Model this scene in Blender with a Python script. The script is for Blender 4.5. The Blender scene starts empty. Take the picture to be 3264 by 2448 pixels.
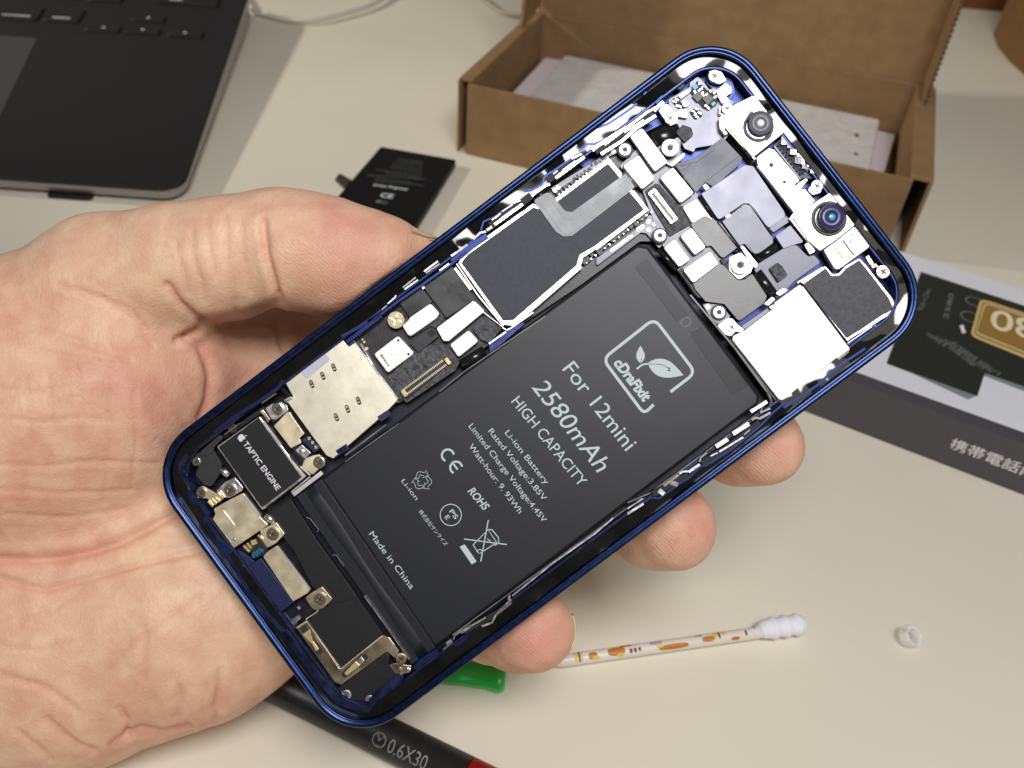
import bpy, bmesh, math, random
import numpy as np
from mathutils import Vector, Matrix
random.seed(7)
# ------------------------------------------------------------------ camera solve (all lengths in mm here)
F, CX, CY, HC = 2800.0, 1632.0, 1224.0, 190.0
_al, _ro = math.radians(41.5), math.radians(4.5)
_n = np.array([0, -math.cos(_al), -math.sin(_al)])
_c, _s = math.cos(_ro), math.sin(_ro)
_n = np.array([[_c, -_s, 0], [_s, _c, 0], [0, 0, 1]]) @ _n
_Y = np.array([0, 0, 1.]) - _n[2]*_n; _Y /= np.linalg.norm(_Y); _X = np.cross(_Y, _n)
MW = np.array([_X, _Y, _n])                     # camera axes (x right, y down, z forward) -> world
def cw(v):                                      # camera coords mm -> world metres
    w = MW @ np.array(v, float); w[2] += HC
    return Vector(w/1000)
def cpt(px, py, Z): return np.array([(px-CX)/F*Z, (py-CY)/F*Z, Z])
def T(px, py, z=0):                             # point of a horizontal plane at height z mm -> world metres
    d = MW @ np.array([(px-CX)/F, (py-CY)/F, 1.0])
    w = np.array([0, 0, HC]) + d*(z-HC)/d[2]
    return Vector(w/1000)
# phone pose
def _rot(r):
    t = np.linalg.norm(r); k = np.array(r)/t
    K = np.array([[0, -k[2], k[1]], [k[2], 0, -k[0]], [-k[1], k[0], 0]])
    return np.eye(3)+np.sin(t)*K+(1-np.cos(t))*K@K
PR = _rot([-0.0322, 0.0242, -0.6457]) @ np.diag([1, -1, -1])   # columns: phone X (to its top), Y, Z (to the viewer)
PT = np.array([4.301, 0.3732, 156.82])
TAG = dict(A=(1900,100,.27125), B=(2400,100,.27125), C=(1900,500,.27125), D=(2400,500,.27125), E=(1400,400,.27125),
           F=(1100,800,.27125), G=(600,1000,.27125), H=(500,1300,.27125), I=(600,1650,.27125), J=(900,1900,.27125),
           M=(2200,850,.27125), N=(2000,1250,.27125), K=(1400,1000,.40687), L=(1100,1350,.40687), P=(0,0,1.0), V=(0,0,1.4756))
def Q(tag, u, v, h=0.0):                        # traced point -> phone-local mm at height h above the rim plane
    ox, oy, s = TAG[tag]
    d = np.array([(ox+s*u-CX)/F, (oy+s*v-CY)/F, 1.0])
    o = PT + PR[:, 2]*h
    k = (PR[:, 2] @ o)/(PR[:, 2] @ d)
    q = PR.T @ (d*k - PT)
    return np.array([q[0], q[1]])
# ------------------------------------------------------------------ scene, camera, world, lamps
sc = bpy.context.scene
sc.view_settings.view_transform = 'Standard'
sc.view_settings.look = 'None'
sc.view_settings.exposure = 0.12
sc.view_settings.gamma = 1.0
cd = bpy.data.cameras.new('camera'); cam = bpy.data.objects.new('camera', cd); sc.collection.objects.link(cam)
cam.matrix_world = Matrix([[*(MW[i] * [1, -1, -1]), 0] for i in range(3)] + [[0, 0, 0, 1]])
cam.location = (0, 0, HC/1000)
cd.sensor_width = 36; cd.lens = 36*F/3264
cd.clip_start = 0.01; cd.clip_end = 20
cd.dof.use_dof = True; cd.dof.focus_distance = 0.1575; cd.dof.aperture_fstop = cd.lens/1.1
sc.camera = cam
world = bpy.data.worlds.new('World'); sc.world = world; world.use_nodes = True
wn = world.node_tree; bg = wn.nodes['Background']
tc = wn.nodes.new('ShaderNodeTexCoord'); nz = wn.nodes.new('ShaderNodeTexNoise'); nz.inputs['Scale'].default_value = 1.6
nz.inputs['Detail'].default_value = 2
cr = wn.nodes.new('ShaderNodeValToRGB')
cr.color_ramp.elements[0].position = .38; cr.color_ramp.elements[0].color = (.20, .19, .18, 1)
cr.color_ramp.elements[1].position = .66; cr.color_ramp.elements[1].color = (.75, .70, .62, 1)
wn.links.new(tc.outputs['Generated'], nz.inputs['Vector']); wn.links.new(nz.outputs['Fac'], cr.inputs['Fac'])
wn.links.new(cr.outputs['Color'], bg.inputs['Color']); bg.inputs['Strength'].default_value = 0.21
sc.cycles.use_denoising = True
sc.cycles.max_bounces = 8; sc.cycles.caustics_reflective = False; sc.cycles.caustics_refractive = False
def aim(o, loc, tgt, up='Y'):
    o.location = loc
    o.rotation_euler = (Vector(tgt)-Vector(loc)).to_track_quat('-Z', up).to_euler()
def area(name, loc, tgt, sx, sy, power, col):
    l = bpy.data.lights.new(name, 'AREA'); l.shape = 'RECTANGLE'; l.size = sx; l.size_y = sy
    l.energy = power; l.color = col
    o = bpy.data.objects.new(name, l); sc.collection.objects.link(o); aim(o, loc, tgt); return o
def mirror_point(px, py, dist):                 # where a ceiling lamp hangs so that the phone plane mirrors it at this traced spot
    d = np.array([(px-CX)/F, (py-CY)/F, 1.0]); nn = PR[:, 2]
    p = d*((nn @ PT)/(nn @ d)); d /= np.linalg.norm(d)
    return cw(p + (d-2*(d @ nn)*nn)*dist)
PC = cw(PT)
area('ceiling_lamp', mirror_point(2120, 500, 520), PC, .26, .15, 2.4, (.97, .96, 1.0))
area('room_lamp', (0.35, -0.35, 1.0), (0.05, .15, 0), .6, .6, 1.4, (1.0, .95, .83))
dl = bpy.data.lights.new('desk_lamp', 'SPOT'); dl.energy = 29; dl.color = (1.0, .94, .83)
dl.spot_size = math.radians(30); dl.spot_blend = 1; dl.shadow_soft_size = .03
dlo = bpy.data.objects.new('desk_lamp', dl); sc.collection.objects.link(dlo)
aim(dlo, (-1.05, .42, .50), (-.02, .50, 0))
# ------------------------------------------------------------------ materials
def S(c):                                       # sRGB 0-255 -> linear
    return tuple(((x/255)/12.92 if x/255 <= .04045 else ((x/255+.055)/1.055)**2.4) for x in c)+(1,)
MATS = {}
def mat(name, col, metal=0, *a, **k):
    return _mat(name, col, metal, *a, **k)
def _mat(name, col, metal=0, rough=.5, nscale=0, namt=0, bump=0, bscale=0, rvar=0, coat=0, sss=0, spec=None, trans=0, ior=None, col2=None, aniso=0, det=5):
    if name in MATS: return MATS[name]
    m = bpy.data.materials.new(name); m.use_nodes = True; nt = m.node_tree; b = nt.nodes['Principled BSDF']
    col = col if len(col) == 4 else tuple(col)+(1,)
    b.inputs['Base Color'].default_value = col; b.inputs['Metallic'].default_value = metal
    b.inputs['Roughness'].default_value = rough
    if coat: b.inputs['Coat Weight'].default_value = coat; b.inputs['Coat Roughness'].default_value = .08
    if spec is not None: b.inputs['Specular IOR Level'].default_value = spec
    if trans: b.inputs['Transmission Weight'].default_value = trans
    if ior: b.inputs['IOR'].default_value = ior
    g = nt.nodes.new('ShaderNodeNewGeometry') if False else nt.nodes.new('ShaderNodeTexCoord')
    L = nt.links.new
    if namt:
        n = nt.nodes.new('ShaderNodeTexNoise'); n.inputs['Scale'].default_value = nscale; n.inputs['Detail'].default_value = 4
        L(g.outputs['Object'], n.inputs['Vector'])
        mx = nt.nodes.new('ShaderNodeMix'); mx.data_type = 'RGBA'
        mx.inputs['A'].default_value = tuple(max(0, c*(1-namt)) for c in col[:3])+(1,)
        mx.inputs['B'].default_value = col2 if col2 else tuple(min(1, c*(1+namt)) for c in col[:3])+(1,)
        mr = nt.nodes.new('ShaderNodeMapRange'); mr.inputs['From Min'].default_value = .3; mr.inputs['From Max'].default_value = .7
        L(n.outputs['Fac'], mr.inputs['Value']); L(mr.outputs['Result'], mx.inputs['Factor']); L(mx.outputs['Result'], b.inputs['Base Color'])
        if rvar:
            r2 = nt.nodes.new('ShaderNodeMapRange'); r2.inputs['From Min'].default_value = .3; r2.inputs['From Max'].default_value = .7
            r2.inputs['To Min'].default_value = rough-rvar; r2.inputs['To Max'].default_value = rough+rvar
            L(n.outputs['Fac'], r2.inputs['Value']); L(r2.outputs['Result'], b.inputs['Roughness'])
    if bump:
        n = nt.nodes.new('ShaderNodeTexNoise'); n.inputs['Scale'].default_value = bscale; n.inputs['Detail'].default_value = det
        L(g.outputs['Object'], n.inputs['Vector'])
        bp = nt.nodes.new('ShaderNodeBump'); bp.inputs['Strength'].default_value = 1; bp.inputs['Distance'].default_value = bump
        L(n.outputs['Fac'], bp.inputs['Height']); L(bp.outputs['Normal'], b.inputs['Normal'])
    MATS[name] = m; return m
BLUE = mat('blue_anodised', (.014, .030, .095), 1, .36, 900, .25, .00001, 4000, .05, coat=.3)
NAVY = mat('navy_chassis', (.030, .045, .13), .8, .36, 500, .35, .00002, 2500, .08)
INDIGO = mat('navy_plastic', (.014, .022, .075), .1, .42, 600, .2, .00001, 4000)
LEDGE = mat('black_adhesive_ledge', (.006, .006, .006), 0, .07, 260, .3, .0022, 100, .03, spec=.6, det=.8)
FLOOR = mat('inner_floor', (.012, .013, .022), .3, .45, 400, .4)
STEEL = mat('nickel_shield', (.84, .81, .77), 1, .46, 220, .07, .000008, 1800, .05)
CREAM = mat('sim_plate_metal', (.90, .84, .66), .9, .44, 300, .06, .000010, 900, .03)
TAN = mat('tan_nickel', (.92, .80, .55), .8, .42, 400, .1, .000008, 3000, .06)
DULL = mat('dull_spring_steel', (.30, .28, .27), 1, .4, 900, .3)
BRASS = mat('brass_frame', (.56, .46, .31), 1, .36, 300, .3, .00003, 700, .08)
GOLD = mat('gold_contact', (.95, .72, .34), .6, .3, 900, .15)
SHINY = mat('bright_steel', (.85, .82, .80), 1, .34, 900, .15, .00002, 900, .06)
STICK = mat('graphite_sticker', (.034, .038, .052), .0, .60, 1500, .18, .0000015, 5000)
MATTE = mat('matte_black_film', (.007, .007, .0075), 0, .5, 900, .2, .00001, 5000)
BATT = mat('battery_wrap', (.0075, .009, .014), 0, .46, 1200, .12, .00004, 55, spec=.55, det=2)
BATT2 = mat('battery_dark_label', (.008, .008, .010), 0, .48)
GLOSS = mat('glossy_black_flex', (.012, .012, .013), 0, .18, 300, .3, .00003, 250)
FLEX = mat('grey_flex_cable', (.17, .175, .215), .12, .36, 260, .2, .00002, 300, .06)
FLEXD = mat('dark_grey_flex', (.085, .088, .115), .1, .42, 260, .2, .00001, 400, .06)
FLEXL = mat('pale_grey_flex', (.25, .255, .32), .12, .36, 260, .15, .00002, 300, .06)
TAPE = mat('grey_metal_tape', (.17, .17, .165), .2, .42, 330, .35, .00003, 260, .08)
TAPEL = mat('silver_tape', (.22, .23, .235), .2, .45, 300, .25, .00004, 220, .1)
PCB = mat('dark_circuit_board', (.022, .019, .020), 0, .38, 900, .4, .00002, 2500)
PCBL = mat('grey_circuit_board', (.17, .17, .20), .3, .4, 500, .15)
FOAM = mat('black_foam', (.045, .045, .05), 0, .55, 1400, .6, .00030, 1500, col2=(.11, .11, .12, 1))
CHIP = mat('black_chip', (.022, .022, .024), 0, .4, 900, .2)
WSTK = mat('lilac_sticker', (.55, .52, .62), 0, .6, 900, .05)
HOLE = mat('hole_black', (.004, .004, .004), 0, .6)
LENS = mat('lens_glass', (.02, .02, .05), 0, .08, coat=1)
LENSF = mat('lens_face_indigo', (.035, .035, .13), 0, .3)
LRING = mat('lens_barrel_grey', (.10, .11, .125), .2, .35)
TEAL = mat('lens_teal', (.05, .45, .45), 0, .1, coat=1)
IRGL = mat('iris_glass', (.45, .62, .70), .6, .12, 600, .5, .00004, 500, col2=(.75, .82, .75, 1))
COPPER = mat('copper_pink', (.55, .25, .22), 1, .3)
PRINT = mat('pale_print', (.50, .60, .60), 0, .55)
PRINTF = mat('faint_print', (.035, .036, .042), 0, .35)
PRINTW = mat('white_print', (.72, .70, .76), 0, .5)
SMDB = mat('blue_capacitor', (.03, .16, .26), .2, .35)
SMDW = mat('solder_bit', (.72, .68, .66), .9, .3)
# ------------------------------------------------------------------ object helpers
def col_link(o): sc.collection.objects.link(o)
def tag(o, label=None, cat=None, group=None, kind=None):
    if label: o['label'] = label
    if cat: o['category'] = cat
    if group: o['group'] = group
    if kind: o['kind'] = kind
    return o
def empty(name, loc=(0, 0, 0)):
    o = bpy.data.objects.new(name, None); o.empty_display_size = .01; o.location = loc; col_link(o); return o
def mesh(name, verts, faces, mats, parent=None, smooth=False, mi=None, origin=None):
    me = bpy.data.meshes.new(name); me.from_pydata([tuple(v) for v in verts], [], faces)
    for m in (mats if isinstance(mats, (list, tuple)) else [mats]): me.materials.append(m)
    if mi is not None: me.polygons.foreach_set('material_index', mi)
    if smooth: me.polygons.foreach_set('use_smooth', [True]*len(me.polygons))
    me.update()
    o = bpy.data.objects.new(name, me); col_link(o)
    if parent is not None: o.parent = parent
    return o
class MB:
    def __init__(s): s.v = []; s.f = []; s.m = []; s.sm = []
    def add(s, V, Fc, mi=0):
        b = len(s.v); s.v += [tuple(float(c) for c in p) for p in V]; s.f += [tuple(b+i for i in f) for f in Fc]; s.m += [mi]*len(Fc)
    def loft(s, loops, closed=True, cap0=True, cap1=True, mi=0):
        n = len(loops[0]); b = len(s.v)
        for L in loops: s.v += [tuple(float(c) for c in p) for p in L]
        for i in range(len(loops)-1):
            for j in range(n if closed else n-1):
                k = (j+1) % n
                s.f.append((b+i*n+j, b+i*n+k, b+(i+1)*n+k, b+(i+1)*n+j)); s.m.append(mi)
        if cap0: s.f.append(tuple(b+j for j in reversed(range(n)))); s.m.append(mi)
        if cap1: s.f.append(tuple(b+(len(loops)-1)*n+j for j in range(n))); s.m.append(mi)
    def box(s, c, sx, sy, z0, z1, ang=0, mi=0):
        ca, sa = math.cos(ang), math.sin(ang)
        P = [(c[0]+ca*x-sa*y, c[1]+sa*x+ca*y) for x, y in ((-sx/2, -sy/2), (sx/2, -sy/2), (sx/2, sy/2), (-sx/2, sy/2))]
        s.loft([[(x, y, z0) for x, y in P], [(x, y, z1) for x, y in P]], mi=mi)
    def disc(s, c, prof, n=24, mi=0, top=True):          # prof: list of (radius, z) from bottom to top
        loops = [[(c[0]+r*math.cos(2*math.pi*i/n), c[1]+r*math.sin(2*math.pi*i/n), z) for i in range(n)] for r, z in prof]
        s.loft(loops, mi=mi, cap1=top)
    def tube(s, pts, r, n=10, mi=0, caps=True):
        pts = [Vector(p) for p in pts]; loops = []
        rr = r if isinstance(r, (list, tuple)) else [r]*len(pts)
        up = Vector((0, 0, 1))
        for i, p in enumerate(pts):
            t = (pts[min(i+1, len(pts)-1)]-pts[max(i-1, 0)]).normalized()
            a = t.cross(up); a = a.normalized() if a.length > 1e-6 else Vector((1, 0, 0)); b = a.cross(t)
            loops.append([p+(a*math.cos(2*math.pi*j/n)+b*math.sin(2*math.pi*j/n))*rr[i] for j in range(n)])
        s.loft(loops, mi=mi, cap0=caps, cap1=caps)
    def build(s, name, mats, parent=None, smooth=False, scale=1.0):
        return mesh(name, [(x*scale, y*scale, z*scale) for x, y, z in s.v], s.f, mats, parent, smooth, s.m)
def area2(P): return .5*sum(P[i][0]*P[(i+1) % len(P)][1]-P[(i+1) % len(P)][0]*P[i][1] for i in range(len(P)))
def rounded(P, r, seg=4):
    P = [np.array(p, float) for p in P]
    if area2(P) < 0: P = P[::-1]
    out = []; n = len(P)
    for i in range(n):
        a, b, c = P[i-1], P[i], P[(i+1) % n]
        u = a-b; v = c-b; lu = np.linalg.norm(u); lv = np.linalg.norm(v)
        if lu < 1e-6 or lv < 1e-6: continue
        u /= lu; v /= lv; cs = np.clip(u @ v, -1, 1); th = math.acos(cs)
        rr = r[i % len(r)] if isinstance(r, (list, tuple)) else r
        if th > 3.0 or rr <= 0: out.append(b); continue
        d = min(rr/math.tan(th/2), lu*.45, lv*.45)
        p0, p1 = b+u*d, b+v*d
        for k in range(seg+1):
            t = k/seg; out.append((1-t)**2*p0+2*t*(1-t)*b+t*t*p1)
    return out
def inset(P, d):
    n = len(P); out = []
    for i in range(n):
        a, b, c = P[i-1], P[i], P[(i+1) % n]
        u = b-a; v = c-b; lu = np.linalg.norm(u); lv = np.linalg.norm(v)
        if lu < 1e-7 or lv < 1e-7: out.append(b.copy()); continue
        n1 = np.array([-u[1], u[0]])/lu; n2 = np.array([-v[1], v[0]])/lv
        m = n1+n2; q = m @ m
        m = m*2/q if q > .5 else n1
        out.append(b+m*d)
    return out
PH = empty('smartphone')
PH.matrix_world = Matrix([[*(MW @ PR)[i], cw(PT)[i]] for i in range(3)]+[[0, 0, 0, 1]])
tag(PH, 'opened blue smartphone held in the hand, battery and circuit boards showing', 'smartphone')
def plate_mb(mb, P, h0, h1, r=.25, bev=.07, mi=0):
    R = rounded(P, r)
    I1 = inset(R, bev*.35); I2 = inset(R, bev)
    mb.loft([[(p[0], p[1], h0) for p in R], [(p[0], p[1], h1-bev) for p in R], [(p[0], p[1], h1-bev*.3) for p in I1], [(p[0], p[1], h1) for p in I2]])
    for k in range(len(mb.m)): mb.m[k] = mb.m[k]
def plate(name, tg, uv, h0, h1, m, r=.25, bev=.07, parent=None):
    """uv traced in the zoom named tg (or tuples (tag,u,v))"""
    P = [Q(*(p if len(p) == 3 else (tg, *p)), h1) for p in uv]
    mb = MB(); plate_mb(mb, P, h0, h1, r, bev)
    return mb.build(name, m, parent or PH, False, .001)
def ribbon(mb, tg, uv, w, h0, h1, mi=0):        # flat bar of width w mm along traced points
    pts = [Q(*(p if len(p) == 3 else (tg, *p)), h1) for p in uv]
    L, Rr = [], []
    for i, p in enumerate(pts):
        t = pts[min(i+1, len(pts)-1)]-pts[max(i-1, 0)]; t = t/np.linalg.norm(t); nn = np.array([-t[1], t[0]])
        L.append(p+nn*w/2); Rr.append(p-nn*w/2)
    P = L+Rr[::-1]
    if area2(P) < 0: P = P[::-1]
    mb.loft([[(*p, h0) for p in P], [(*p, h1) for p in P]], mi=mi)
def bars(name, m, items, h0, h1, parent=None):   # each little bar a part of its own
    for i_, it in enumerate(items):
        if name == 'spring_clip' and i_ % 3 == 1: m = DULL
        elif name == 'spring_clip': m = SHINY
        mb = MB(); ribbon(mb, it[0], it[1], it[2], h0, h1); mb.build(name, m, parent or PH, False, .001)
CROSS = mat('screw_recess', (.035, .030, .028), .2, .5)
SCREWG = mat('screw_champagne', (.72, .64, .50), 1, .25, 900, .1)
def screw(tg, u, v, r, h, m=SCREWG, name='screw', rot=.3, hf=.55):
    c = Q(tg, u, v, h); mb = MB()
    mb.disc(c, [(r, h-hf), (r, h-.12), (r*.93, h-.03), (r*.8, h), (r*.45, h), (r*.38, h-.05), (r*.2, h-.06)], 28)
    for a in (0, math.pi/2): mb.box(c, r*.95, r*.22, h-.06, h+.012+.006*(a > 0), rot+a, 1)
    return mb.build(name, [m, CROSS], PH, False, .001)
def standoff(tg, u, v, r, h, name='standoff', m=STEEL, knurl=True):
    c = Q(tg, u, v, h); mb = MB()
    if knurl:
        n = 40
        loops = [[(c[0]+rr*(1+(.07 if i % 2 else -.02))*math.cos(2*math.pi*i/n), c[1]+rr*(1+(.07 if i % 2 else -.02))*math.sin(2*math.pi*i/n), z) for i in range(n)] for rr, z in ((r, h-.8), (r, h-.25))]
        mb.loft(loops, mi=1)
    mb.disc(c, [(r*.82, h-.5), (r*.82, h-.05), (r*.76, h), (r*.34, h), (r*.28, h-.3)], 32)
    mb.disc(c, [(r*.27, h-.29), (r*.27, h-.28)], 16, 1)
    return mb.build(name, [m, CROSS], PH, False, .001)
# ------------------------------------------------------------------ printing
def text_mesh(body, bold=0.0, res=4):
    cu = bpy.data.curves.new('t', 'FONT'); cu.body = body; cu.size = 1; cu.resolution_u = res; cu.offset = bold
    o = bpy.data.objects.new('t', cu); col_link(o)
    bpy.context.view_layer.update()
    me = bpy.data.meshes.new_from_object(o.evaluated_get(bpy.context.evaluated_depsgraph_get()))
    V = np.array([v.co[:2] for v in me.vertices]); Fc = [tuple(p.vertices) for p in me.polygons]
    bpy.data.objects.remove(o); bpy.data.curves.remove(cu); bpy.data.meshes.remove(me)
    return V, Fc
def print_on(name, body, a, b, cap, h, m, parent, bold=0.0, shear=0.0, scale=.001, mats=None):
    """writes body from baseline start a to baseline end b (2D, any unit), capital height cap"""
    V, Fc = text_mesh(body, bold)
    x0, x1 = V[:, 0].min(), V[:, 0].max(); a = np.array(a); b = np.array(b)
    X = b-a; Lx = np.linalg.norm(X); X = X/Lx; Yv = np.array([-X[1], X[0]])
    xs = (V[:, 0]-x0)/(x1-x0)*Lx; ys = V[:, 1]/.70*cap
    xs = xs+shear*ys
    W = a+xs[:, None]*X+ys[:, None]*Yv
    return mesh(name, [(w[0]*scale, w[1]*scale, h*scale) for w in W], Fc, m, parent)
def stroke(mb, P, w, h, closed=False):
    P = [np.array(p, float) for p in P]; n = len(P); L, R = [], []
    for i in range(n):
        a = P[i-1] if (closed or i > 0) else P[i]; c = P[(i+1) % n] if (closed or i < n-1) else P[i]
        t = c-a; t = t/(np.linalg.norm(t)+1e-9); nn = np.array([-t[1], t[0]])
        L.append(P[i]+nn*w/2); R.append(P[i]-nn*w/2)
    V = [(*p, h) for p in L]+[(*p, h) for p in R]; Fc = []
    for i in range(n if closed else n-1):
        k = (i+1) % n; Fc.append((i, n+i, n+k, k))
    mb.add(V, Fc)
def poly(mb, P, h):
    if area2(P) < 0: P = P[::-1]
    mb.add([(*p, h) for p in P], [tuple(range(len(P)))])
def arc(c, r, a0, a1, n=20): return [np.array([c[0]+r*math.cos(a0+(a1-a0)*i/n), c[1]+r*math.sin(a0+(a1-a0)*i/n)]) for i in range(n+1)]
# ------------------------------------------------------------------ smartphone: frame
LX, LY, RC = 65.75, 32.1, 10.4
def rrect(ins, hx=LX, hy=LY, r=RC, n=14):
    hx -= ins; hy -= ins; r = max(r-ins, .3); out = []
    for cx, cy, a in ((hx-r, hy-r, 0), (-hx+r, hy-r, 1), (-hx+r, -hy+r, 2), (hx-r, -hy+r, 3)):
        for k in range(n+1):
            t = (a+k/n)*math.pi/2; out.append((cx+r*math.cos(t), cy+r*math.sin(t)))
    return out
def ring(name, prof, m, parent=PH, smooth=True, wob=None, mi=0):
    mb = MB(); loops = [[(x+(.95*min(1, max(0, (x-40)/15)) if i > 3 else 0), y, z) for x, y in rrect(i)] for i, z in prof]
    mb.loft(loops+[loops[0]], cap0=False, cap1=False)
    o = mb.build(name, m, parent, smooth, .001); return o
fr = ring('frame', [(1.6, -7.3), (.35, -7.4), (.08, -7.2), (0, -6.8), (0, -.55), (.06, -.25), (.22, -.06), (.5, 0), (.78, -.04), (.95, -.14), (1.05, -.22),
                    (1.15, -.20), (1.3, -.24), (1.46, -.40), (1.52, -.62), (1.54, -2.2), (1.6, -6.6)], BLUE)
ring('adhesive_ledge', [(1.53, -1.25), (3.85, -1.25), (3.95, -1.33), (3.95, -1.7), (1.53, -1.7)], LEDGE, smooth=False)
ring('inner_wall', [(3.9, -1.5), (4.22, -1.5), (4.3, -1.6), (4.3, -6.2), (3.9, -6.2)], NAVY, smooth=False)
mb = MB(); mb.loft([[(x, y, -6.6) for x, y in rrect(1.6)], [(x, y, -5.0) for x, y in rrect(1.6)]]); mb.build('midframe_floor', FLOOR, PH, False, .001)
mb = MB(); mb.loft([[(x, y, -7.4) for x, y in rrect(.5)], [(x, y, -6.65) for x, y in rrect(.5)]]); mb.build('back_glass', BLUE, PH, False, .001)
# side buttons outside the upper left side
for a, b in (((60.5, 0), (52, 0)),):
    pass
mb = MB(); P0 = Q('A', 95, 945, -2); P1 = Q('A', 345, 752, -2)
mb.loft([[(x, y, z) for x, y, z in ((xx, 31.9, -4.6), (xx, 32.55, -4.5), (xx, 32.6, -3.4), (xx, 31.9, -3.2))] for xx in (P0[0], P1[0])]); mb.build('power_button', BLUE, PH, False, .001)
# navy sculpted edge of the chassis round the interior
bars('chassis_edge', mat('blue_edge', (.028, .045, .15), .9, .4), [
    ('A', [(20,1130),(150,1080),(330,960),(480,850)], .3), ('A', [(560,740),(590,700)], .4), ('A', [(700,840),(780,760)], .4),
    ('E', [(490,1230),(520,1130),(640,1080),(900,900)], .3), ('E', [(1000,770),(1080,760),(1210,690),(1240,590),(1330,540),(1640,330)], .3),
    ('E', [(1640,300),(1740,215),(1830,215),(2212,40)], .3), ('E', [(150,1600),(400,1400),(560,1290)], .9),
    ('F', [(330,810),(610,600),(900,400),(1250,150),(1430,10)], .45), ('F', [(20,1070),(420,760)], .7),
    ('G', [(300,1400),(560,1200),(820,1040),(1060,870),(1110,790)], .6), ('G', [(1800,270),(2000,160),(2100,90)], .6),
    ('N', [(0,1440),(270,1240),(370,1250),(560,1110),(720,1010),(860,870),(930,860),(1200,690),(1560,400),(1720,230),(1860,120)], .35),
    ('M', [(1100,1659),(1500,1390),(1700,1200),(2060,960)], .4),
    ('J', [(1560,860),(1640,770),(1830,650)], 1.1), ('J', [(1900,560),(2060,570),(2180,470)], .5)], -2.4, -1.12)
bars('chassis_rim', NAVY, [
    ('H', [(360,560),(290,640),(280,740),(360,880),(450,940),(380,1000),(420,1090),(520,1120),(600,1250),(570,1330),(700,1530),(880,1700)], 1.0),
    ('I', [(200,60),(380,360),(580,640),(700,850),(950,1160),(1150,1380),(1330,1659)], .7),
    ('J', [(20,420),(180,620),(420,960),(560,1110),(660,1240),(880,1310),(1000,1330),(1080,1200),(1200,1110),(1400,940)], 1.3)], -2.9, -1.16)
# ------------------------------------------------------------------ boards
plate('upper_chassis_plate', 'V', [(1240,345),(1420,190),(1540,130),(1640,215),(1930,590),(1900,740),(1700,870),(1640,840),(1430,530),(1380,470)], -5, -4.3, NAVY, 1.5)
plate('main_logic_board', 'P', [(1465,838),(1560,735),(1770,600),(1990,440),(2100,500),(2225,690),(2160,820),(2090,770),(2040,770),(1850,910),(1640,1050)], -4.2, -3.5, PCB, .5)
plate('logic_board_edge', 'C', [(620,680),(730,700),(850,900),(860,960),(740,1080),(590,900),(530,890),(0,1290),(0,1190),(200,1050),(560,780)], -3.6, -2.9, PCBL, .4)
plate('upper_logic_board', 'C', [(270,110),(500,-120),(860,-360),(1000,-200),(980,80),(1180,420),(1380,720),(1700,1060),(1500,1180),(1650,1420),(1300,1480),(1180,1659),(960,1340),(780,1040),(540,390)], -3.6, -2.75, PCBL, .5)
plate('foam_gasket', 'C', [(570,400),(700,310),(740,320),(960,570),(1040,580),(1130,790),(1000,860),(860,940),(820,850),(700,660)], -3, -2.45, FOAM, .4)
plate('foam_strip', 'C', [(960,1340),(1010,1300),(1300,1659),(1200,1659)], -3, -2.4, FOAM, .2)
plate('foam_strip', 'C', [(1450,1200),(1520,1200),(1640,1420),(1660,1460),(1590,1440)], -2.9, -2.2, FOAM, .2)
# antenna plate at the top with its tiny components
plate('antenna_flex', 'A', [(850,800),(1100,650),(1100,600),(1190,530),(1240,560),(1330,680),(1400,660),(1480,760),(1640,830),(1460,960),(1560,1220),(1480,1320),(1170,1370),(1150,1420),(1040,1380),(870,1060)], -3.6, -2.9, FLEXL, .3)
plate('flex_corner', 'A', [(1310,450),(1600,560),(1640,720),(1560,850),(1400,700),(1290,620)], -3.8, -3.1, NAVY, .6)
isl = []
for pts in ([(1190,575),(1310,690),(1450,720),(1460,780),(1410,870),(1320,935),(1250,900),(1100,720)], [(960,770),(1010,850),(1000,905),(960,910),(885,820),(900,790)], [(1095,950),(1180,880),(1255,970),(1240,1005),(1160,1040)]):
    isl.append(plate('component_island', 'A', pts, -3.1, -2.75, HOLE, .3))
for c, s in (((1195, 765), 1.45), ((1315, 795), 1.45)):
    q = Q('A', *c, -2.4); mb = MB(); mb.box(q, s, s, -2.8, -2.35, .1); mb.build('chip', CHIP, isl[0], False, .001)
def bits(tg, L, m, parent, h0=-2.8, h1=-2.5, name='component'):
    mb = MB()
    for it in L:
        u, v, sx, sy = it[:4]; q = Q(tg, u, v, h1); mb.box(q, sx, sy, h0, h1, it[4] if len(it) > 4 else 0)
    return mb.build(name, m, parent, False, .001)
random.seed(3)
bits('A', [(1215,610,.5,.22,.9),(1245,665,.5,.25,.9),(1250,720,.5,.25),(1260,745,.25,.5),(1300,740,.5,.28),(1160,710,.3,.5),(1215,690,.5,.3),(1345,705,.3,.3),(1390,720,.5,.28),
           (1400,770,.5,.28),(1425,755,.5,.28),(1320,900,.3,.55),(1290,870,.4,.3)], SMDW, isl[0], name='capacitors')
bits('A', [(1165,650,.9,.9),(1380,850,.8,.6)], SMDB, isl[0], name='blue_capacitor')
bits('A', [(920,825,.25,.7,.5),(950,800,.25,.7,.5),(955,875,.25,.5,.5),(985,880,.25,.6,.5)], SMDW, isl[1], name='capacitors')
bits('A', [(1140,935,.25,.6,.5),(1185,910,.25,.7,.5),(1165,975,.5,.3,.5),(1220,960,.25,.7,.5),(1185,1005,.3,.5,.5)], SMDW, isl[2], name='capacitors')
plate('grounding_clip', 'A', [(970,750),(1080,675),(1120,700),(990,800)], -2.9, -2.2, STEEL, .3)
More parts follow.
